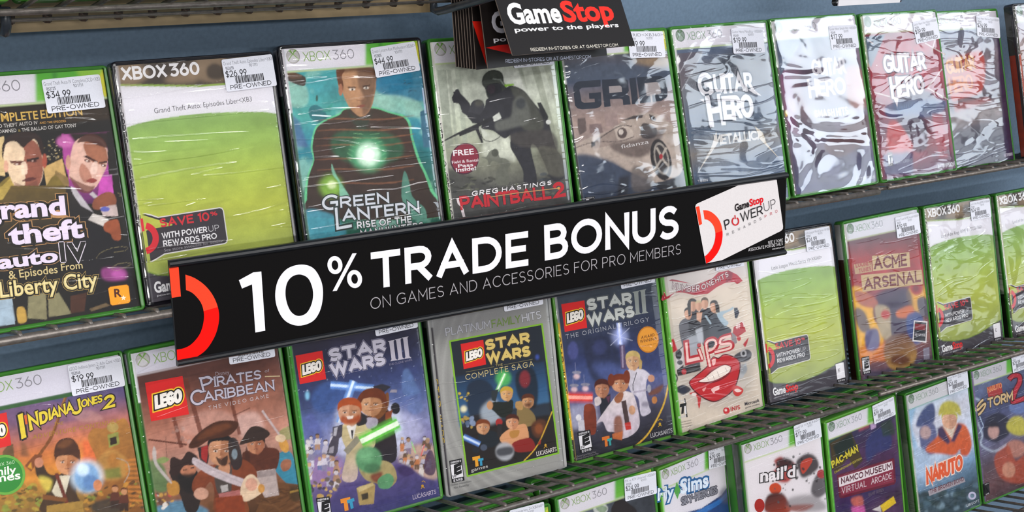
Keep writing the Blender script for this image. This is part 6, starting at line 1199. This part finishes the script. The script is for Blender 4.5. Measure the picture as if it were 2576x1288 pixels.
for n_, (key, film, sh, res, st, label) in enumerate(INFO):
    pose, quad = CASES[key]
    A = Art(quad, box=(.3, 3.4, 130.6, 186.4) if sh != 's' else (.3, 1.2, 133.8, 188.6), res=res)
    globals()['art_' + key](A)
    if key not in ('a2', 'a6', 'b4', 'b6', 'b7', 'b9', 'b0', 'c3', 'c4'):   # grain of the printed pictures, below the header band
        g = fbm(A.nx, A.ny, 34, 50, 500 + n_, 3); g = (g - g.mean()) * .5; j0 = int(24 / res); A.img[j0:] *= (1 + g[j0:])[..., None].clip(.5, 1.5)
    x, y, z, lean, yaw, roll = pose
    t = empty('game_case', frame(*pose)); tag(t, label, 'game case', GROUP[key[0]])
    link('case_shell', shell_mesh(SHELL[sh]), t)
    # the sleeve wraps round the spine: side strip in the spine's own colours
    top, low = A.img[10, 1], A.img[-12, 1]; inv = lambda c: np.where(c <= .0031308, c * 12.92, 1.055 * np.maximum(c, 0) ** (1 / 2.4) - .055)
    cut = next((j for j in range(10, A.ny - 12) if np.abs(A.img[j, 1] - top).max() > .08), A.ny // 2); zc = .19 - A.gy[cut] / 1000
    ex = []
    for z0, z1, c in ((zc, .1866, top), (.0036, zc, low)):
        ex += [((-.0001, .0128, z0), inv(c)), ((-.0001, .0044, z0), inv(c)), ((-.0001, .0044, z1), inv(c)), ((-.0001, .0128, z1), inv(c))]
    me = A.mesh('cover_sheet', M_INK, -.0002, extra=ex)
    co = np.empty(len(me.vertices) * 3, np.float32); me.vertices.foreach_get('co', co); co = co.reshape(-1, 3)
    k = (co[:, 0] < .0046) & (co[:, 0] > .0001); co[k, 1] += (.0046 - co[k, 0]) * .95
    me.vertices.foreach_set('co', co.ravel()); me.update()
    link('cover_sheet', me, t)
    link('clear_sleeve', sleeve_mesh(film), t)
    if st:
        H = homography(quad, [(0, 0), (135, 0), (135, 190), (0, 190)])
        f = lambda u, v: (lambda q: q[:2] / q[2])(H @ np.array([u, v, 1]))
        a, b = f(st[0], st[1]), f(st[2], st[3]); ang = math.atan2(b[1] - a[1], b[0] - a[0])
        B = Art(None, 42, 24.4, res=None); sticker(B, (st[4], st[5], st[6], n_ * 7 + 3))
        sm = B.mesh('price_sticker', M_STICK, 0.0, 8e-6)
        s = link('price_sticker', sm, t)
        sc = max(.9, min(1.06, math.hypot(*(b - a)) / 42))
        s.matrix_basis = Matrix.Translation((a[0] / 1000, -.0021, .19 - a[1] / 1000)) @ Matrix.Rotation(ang, 4, 'Y') @ Matrix.Scale(sc, 4)
# cases waiting behind the front ones on the third row, seen from above through the wire grid
stock = None
for col, key in enumerate(('c0', 'c1', 'c2', 'c3', 'c4', 'c5', 'c6', 'c7')):
    pose = CASES[key][0] if key in CASES else (.481, -.004, -.5035, .3, 0, 0)
    for k in range(0 if key == 'c0' else 1, 3 if key == 'c3' else 4):
        mw = Matrix.Translation((0, 0, .0032 * k)) @ frame(*pose) @ Matrix.Translation((0, .0158 * k, 0))
        t = empty('game_case', mw)
        tag(t, 'green game case waiting behind the front row of the lowest shelf, under the wire grid', 'game case', 'spare green cases behind the third row')
        link('case_shell', shell_mesh(M_GREEN), t)
        if stock is None:
            B = Art(None, 135, 190, (.3, 3.4, 130.6, 186.4), 4.0); mmode(B); B.fill('d8d8dc'); B.p([0, 24, 136, 24, 136, 190, 0, 190], '4c5a50'); hdr(B); stock = B.mesh('cover_sheet', M_INK, -.0002)
        link('cover_sheet', stock, t)
# cases standing on the shelf above the frame; only their feet show
for i, (x, col, lab) in enumerate(((.075, 'c8c83c', 'game case with a yellow foot on the top left shelf, nearest the left edge'), (.213, '7aa83a', 'game case with a green foot on the top left shelf, second from the left edge'), (.351, '8a7a4c', 'game case with a brownish foot on the top left shelf, third from left'))):
    t = empty('game_case', frame(x, -.018, .2412, .345, 0, 0)); tag(t, lab, 'game case', 'game cases on the top left shelf')
    link('case_shell', shell_mesh(M_GREEN if i % 2 else M_LIME), t)
    B = Art(None, 135, 190, (.3, 3.4, 130.6, 186.4), 3.0); mmode(B); B.fill(col); B.n(6, 8, 300 + i, .3); hdr(B)
    link('cover_sheet', B.mesh('cover_sheet', M_INK, -.0002), t)

# ------------------------------------------------------------------ the long black banner
def board_quad(w, h, d, m, name, bevel=.0):
    bm = bmesh.new(); bx(bm, 0, 0, 0, w, d, h); return from_bm(name, bm, m)
SW, SH = .62335, .0834
t = empty('banner_sign', frame(.3137, -.0300, -.0401, .1468, -.0488, .0123)); tag(t, 'long black banner in a plastic rail offering 10% trade bonus, across the rack', 'sign')
bm = bmesh.new()
bx(bm, 0, .0012, .001, SW, .0032, SH - .001)
for z0, z1 in ((0, .0052), (SH - .0058, SH)):
    rings = []
    for x in (0, SW): rings.append([(x, -.0016 + .0 * 1, z0 + .0012), (x, -.0024, (z0 + z1) / 2), (x, -.0016, z1 - .0012), (x, .0, z1), (x, .0036, z1), (x, .0036, z0), (x, 0, z0)])
    loft(bm, rings)
rl = link('sign_rail', from_bm('sign_rail', bm, M_SBLACK), t)
for x in (.12, .36):
    bm = bmesh.new(); bx(bm, x, .0032, SH * .42, x + .02, .0105, SH * .56); link('rail_clip', from_bm('rail_clip', bm, M_SBLACK), rl)
A = Art([(425, 657), (1981, 433), (1976, 642), (447, 922)], SW * 1000, SH * 1000, res=None)
mmode(A); A.v([.6, 1, 622.6, 1, 622.6, 82.6, .6, 82.6], '0c0a0a'); crop(A, 410, 620, 4.156)
A.v([66, 213, 165, 210, 190, 527, 96, 541], 'f04428')
def arcmm(A, cx, cy, ro, ri, a0, a1, c, n=22, sx=1.0):
    P, Q = arc(cx, cy, ro * sx, ro, a0, a1, n), arc(cx, cy, ri * sx, ri, a0, a1, n)
    A.add([[P[i], P[i + 1], Q[i + 1], Q[i]] for i in range(n)], c)
# the power mark is cut off by the board's left end: centre and radii in board millimetres
pm = A.m([(236, 300), (584, 690), (150, 1210), (243, 462), (425, 700), (147, 1078)])
crop(A, 410, 620, 4.156)
OUT = curve_pts([(236, 300), (330, 335), (430, 405), (510, 500), (562, 610), (584, 720), (572, 840), (530, 960), (450, 1080), (350, 1155), (250, 1195), (152, 1211)], False, 4)
INN = curve_pts([(243, 460), (300, 485), (350, 530), (395, 590), (420, 660), (428, 740), (415, 830), (385, 915), (335, 985), (280, 1035), (215, 1065), (146, 1079)], False, 4)
for i in range(len(OUT) - 1):
    A.add([A.m([OUT[i], OUT[i + 1], INN[i + 1], INN[i]])], 'f04428' if i < 17 else 'f2120c')
A.v([786, 357, 935, 275, 1018, 266, 1060, 883, 957, 902, 922, 400, 818, 444], 'e9e6eb')
O1 = curve_pts([(1435, 194), (1560, 235), (1640, 370), (1657, 520), (1625, 680), (1545, 790), (1400, 832), (1265, 780), (1185, 650), (1162, 500), (1195, 350), (1290, 235)], True, 5)
I1 = curve_pts([(1420, 298), (1500, 335), (1545, 430), (1554, 530), (1530, 630), (1480, 705), (1400, 730), (1330, 690), (1285, 600), (1268, 490), (1285, 385), (1340, 318)], True, 5)
A.v(O1, 'e9e6eb'); A.v(I1, '0c0a0a')
for cx, cy in ((1781, 200), (1985, 345)):
    A.disc(cx, cy, 78, 95, 'e9e6eb', -6); A.disc(cx, cy, 34, 50, '0c0a0a', -6)
A.v([1962, 77, 2006, 75, 1800, 468, 1756, 473], 'e9e6eb')
crop(A, 0, 0, 1)
A.t('TRADE', 931, 729, 1324, 669, 90, 'e9e6eb', wt=.185, sp=.13); A.t('BONUS', 1366, 657, 1704, 599, 87, 'e9e6eb', wt=.185, sp=.13)
A.t('ON GAMES AND ACCESSORIES FOR PRO MEMBERS', 928, 780, 1710, 640, 27.5, 'a8a3a6', wt=.075, sp=.2)
crop(A, 1720, 420, 4.9536)
A.v([132, 495, 140, 470, 160, 455, 720, 208, 760, 200, 1158, 148, 1240, 740, 1238, 775, 1215, 800, 470, 1168, 265, 1210], 'dcd5d4')
A.v([137, 500, 182, 490, 218, 712, 180, 735], 'f04428')
OUT = curve_pts([(230, 542), (300, 548), (370, 590), (430, 660), (465, 750), (475, 850), (460, 960), (420, 1060), (370, 1130), (320, 1180), (265, 1210)], False, 4)
INN = curve_pts([(248, 655), (290, 665), (330, 695), (362, 740), (380, 800), (384, 860), (374, 930), (350, 1000), (318, 1050), (285, 1090), (250, 1118)], False, 4)
for i in range(len(OUT) - 1): A.add([A.m([OUT[i], OUT[i + 1], INN[i + 1], INN[i]])], 'f04428' if i < 18 else 'f2120c')
store_logo(A, 630, 555, 990, 432, 92, '241e20', 'd8222a')
A.t('P', 508, 788, 575, 755, 128, '2c2a2c', wt=.14); A.t('WER', 702, 690, 985, 590, 122, '2c2a2c', wt=.13, sp=.12); A.t('UP', 1000, 562, 1148, 505, 118, '4a474a', wt=.07, sp=.2)
A.add([A.m(q) for q in ribbon(arc(634, 678, 40, 48, -62, 242, 24), 16)], 'c8262c'); A.L([628, 600, 633, 650], 13, 'c8262c')
for i, ch in enumerate('REWARDSPRO'):
    px = [(540, 862), (610, 830), (683, 796), (750, 766), (818, 732), (885, 700), (952, 665), (1018, 634), (1086, 602), (1153, 572)][i]
    A.t(ch, px[0] - 13, px[1] + 4, px[0] + 13, px[1] - 8, 36, '4a474a' if i < 7 else 'c23a44', wt=.11)
A.t('SEE STORE', 1043, 965, 1230, 930, 36, 'd4cfd0', wt=.13); A.t('ASSOCIATE FOR DETAILS', 795, 1058, 1230, 975, 38, 'd4cfd0', wt=.13); A.t('WHILE SUPPLIES LAST', 1095, 1037, 1252, 1008, 15, 'c4bfc0', wt=.2)
link('printed_panel', A.mesh('printed_panel', M_SIGN, .001), t)

# ------------------------------------------------------------------ gift cards on a peg
def gift_card(mw, quad, w, h, label, draw, back=0):
    t = empty('gift_card', mw); tag(t, label, 'gift card', 'black gift cards hanging on one peg')
    bm = bmesh.new(); loft(bm, [[(x, y, z) for x, z in rrect(0, 0, w, h, .001, 2)] for y in (0, .0007)]); link('card_body', from_bm('card_body', bm, M_EDGE), t)
    A = Art(quad, w * 1000, h * 1000, res=None); mmode(A); A.v([.06, .06, w * 1000 - .06, .06, w * 1000 - .06, h * 1000 - .06, .06, h * 1000 - .06], '1a1514'); draw(A)
    link('printed_face', A.mesh('printed_face', M_INK, -.00006, 6e-6), t)
    return t
def d_front(A):
    crop(A, 1150, 0, 5.481)
    store_logo(A, 735, 328, 2180, 268, 285, 'f4f2f0', 'ee2a1a')
    A.t('power to the players', 800, 440, 2228, 372, 62, 'f0eeee', 'b', off=.02)
    A.t('REDEEM IN-STORES OR AT GAMESTOP.COM', 1020, 708, 2220, 640, 44, 'ece4d4', wt=.14, sp=.1)
def d_second(A):
    crop(A, 1150, 0, 5.481)
    A.v([395, 658, 780, 750, 700, 610, 560, 625], 'b01812')
    store_logo(A, 490, 445, 1900, 385, 290, 'cfccd4', 'ee2a1a'); A.t('power to the players', 505, 575, 1880, 500, 62, 'd4d0d4', 'b', off=.02)
    A.t('REDEEM IN-STORES OR AT GAMESTOP.COM', 672, 866, 1846, 800, 48, 'c0c4d8', wt=.13, sp=.1)
def d_stack(A):
    crop(A, 1150, 0, 5.481); A.v([208, 292, 330, 292, 405, 905], 'd42012')

for i in range(7):
    j = 7 - i
    gift_card(frame(.5808 - .0017 * j, -.016 + .0016 * j, .1699 + .0001 * j, .205, .2583, -.041), None, .1612, .0945, 'black gift card inside the fanned stack on the peg, only its pale edge showing', lambda A: None)
gift_card(frame(0.5814, -0.0160, 0.1698, 0.2074, 0.2498, -0.0396), [(1178, -117), (1482, -123), (1496, 142), (1198, 176)], 0.1595, 0.0944, 'black gift card with a thin red wedge at its left edge, behind two others', d_stack)
gift_card(frame(0.5823, -0.0320, 0.1741, 0.2894, 0.2512, -0.0403), [(1191, -117), (1497, -123), (1527, 139), (1228, 173)], 0.1597, 0.0932, 'black gift card half hidden behind the front one, white letter at its left', d_second)
gift_card(frame(0.5892, -0.0560, 0.1895, 0.5274, 0.2806, -0.0636), [(1209, -126), (1523, -124), (1597, 115), (1290, 140)], 0.1676, 0.0900, 'front black gift card with the large white and red shop name, tilted', d_front)

bm = bmesh.new(); tube(bm, [(.655, .141, .2725), (.655, -.07, .2725), (.655, -.085, .2765), (.655, -.09, .285)], .0022, 8)
t = empty('peg_hook', Matrix.Translation((0, 0, 0))); tag(t, 'metal peg that carries the black gift cards', 'peg')
link('peg_rod', from_bm('peg_rod', bm, M_WIRE, True), t)
bm = bmesh.new(); bx(bm, .64, .138, .26, .67, .1421, .29); link('peg_plate', from_bm('peg_plate', bm, M_WIRE), t)

# ------------------------------------------------------------------ white shelf ticket at the top right
t = empty('shelf_ticket', Matrix.Translation((.964, -.05, .2150))); tag(t, 'white ticket in a clear curled holder hanging in at the top right edge', 'ticket')
bm = bmesh.new(); bx(bm, .002, -.004, -.001, .090, -.0028, .07); link('ticket_card', from_bm('ticket_card', bm, mat('white_card', 'dcd9dc', .5, noise=(60, .03, 0))), t)
bm = bmesh.new(); tube(bm, [(.047, .191, .074), (.047, -.002, .074), (.047, -.0034, .066)], .0022, 6); link('ticket_hook', from_bm('ticket_hook', bm, M_WIRE, True), t)
bm = bmesh.new(); P = arc(0, .0, .0035, .0035, 120, 400, 12)
loft(bm, [[(x, a, b + .002) for a, b in P] + [(x, a * .82, b * .82 + .002) for a, b in P[::-1]] for x in (0, .094)])
link('clear_holder', from_bm('clear_holder', bm, F_CLEAN, True), t)
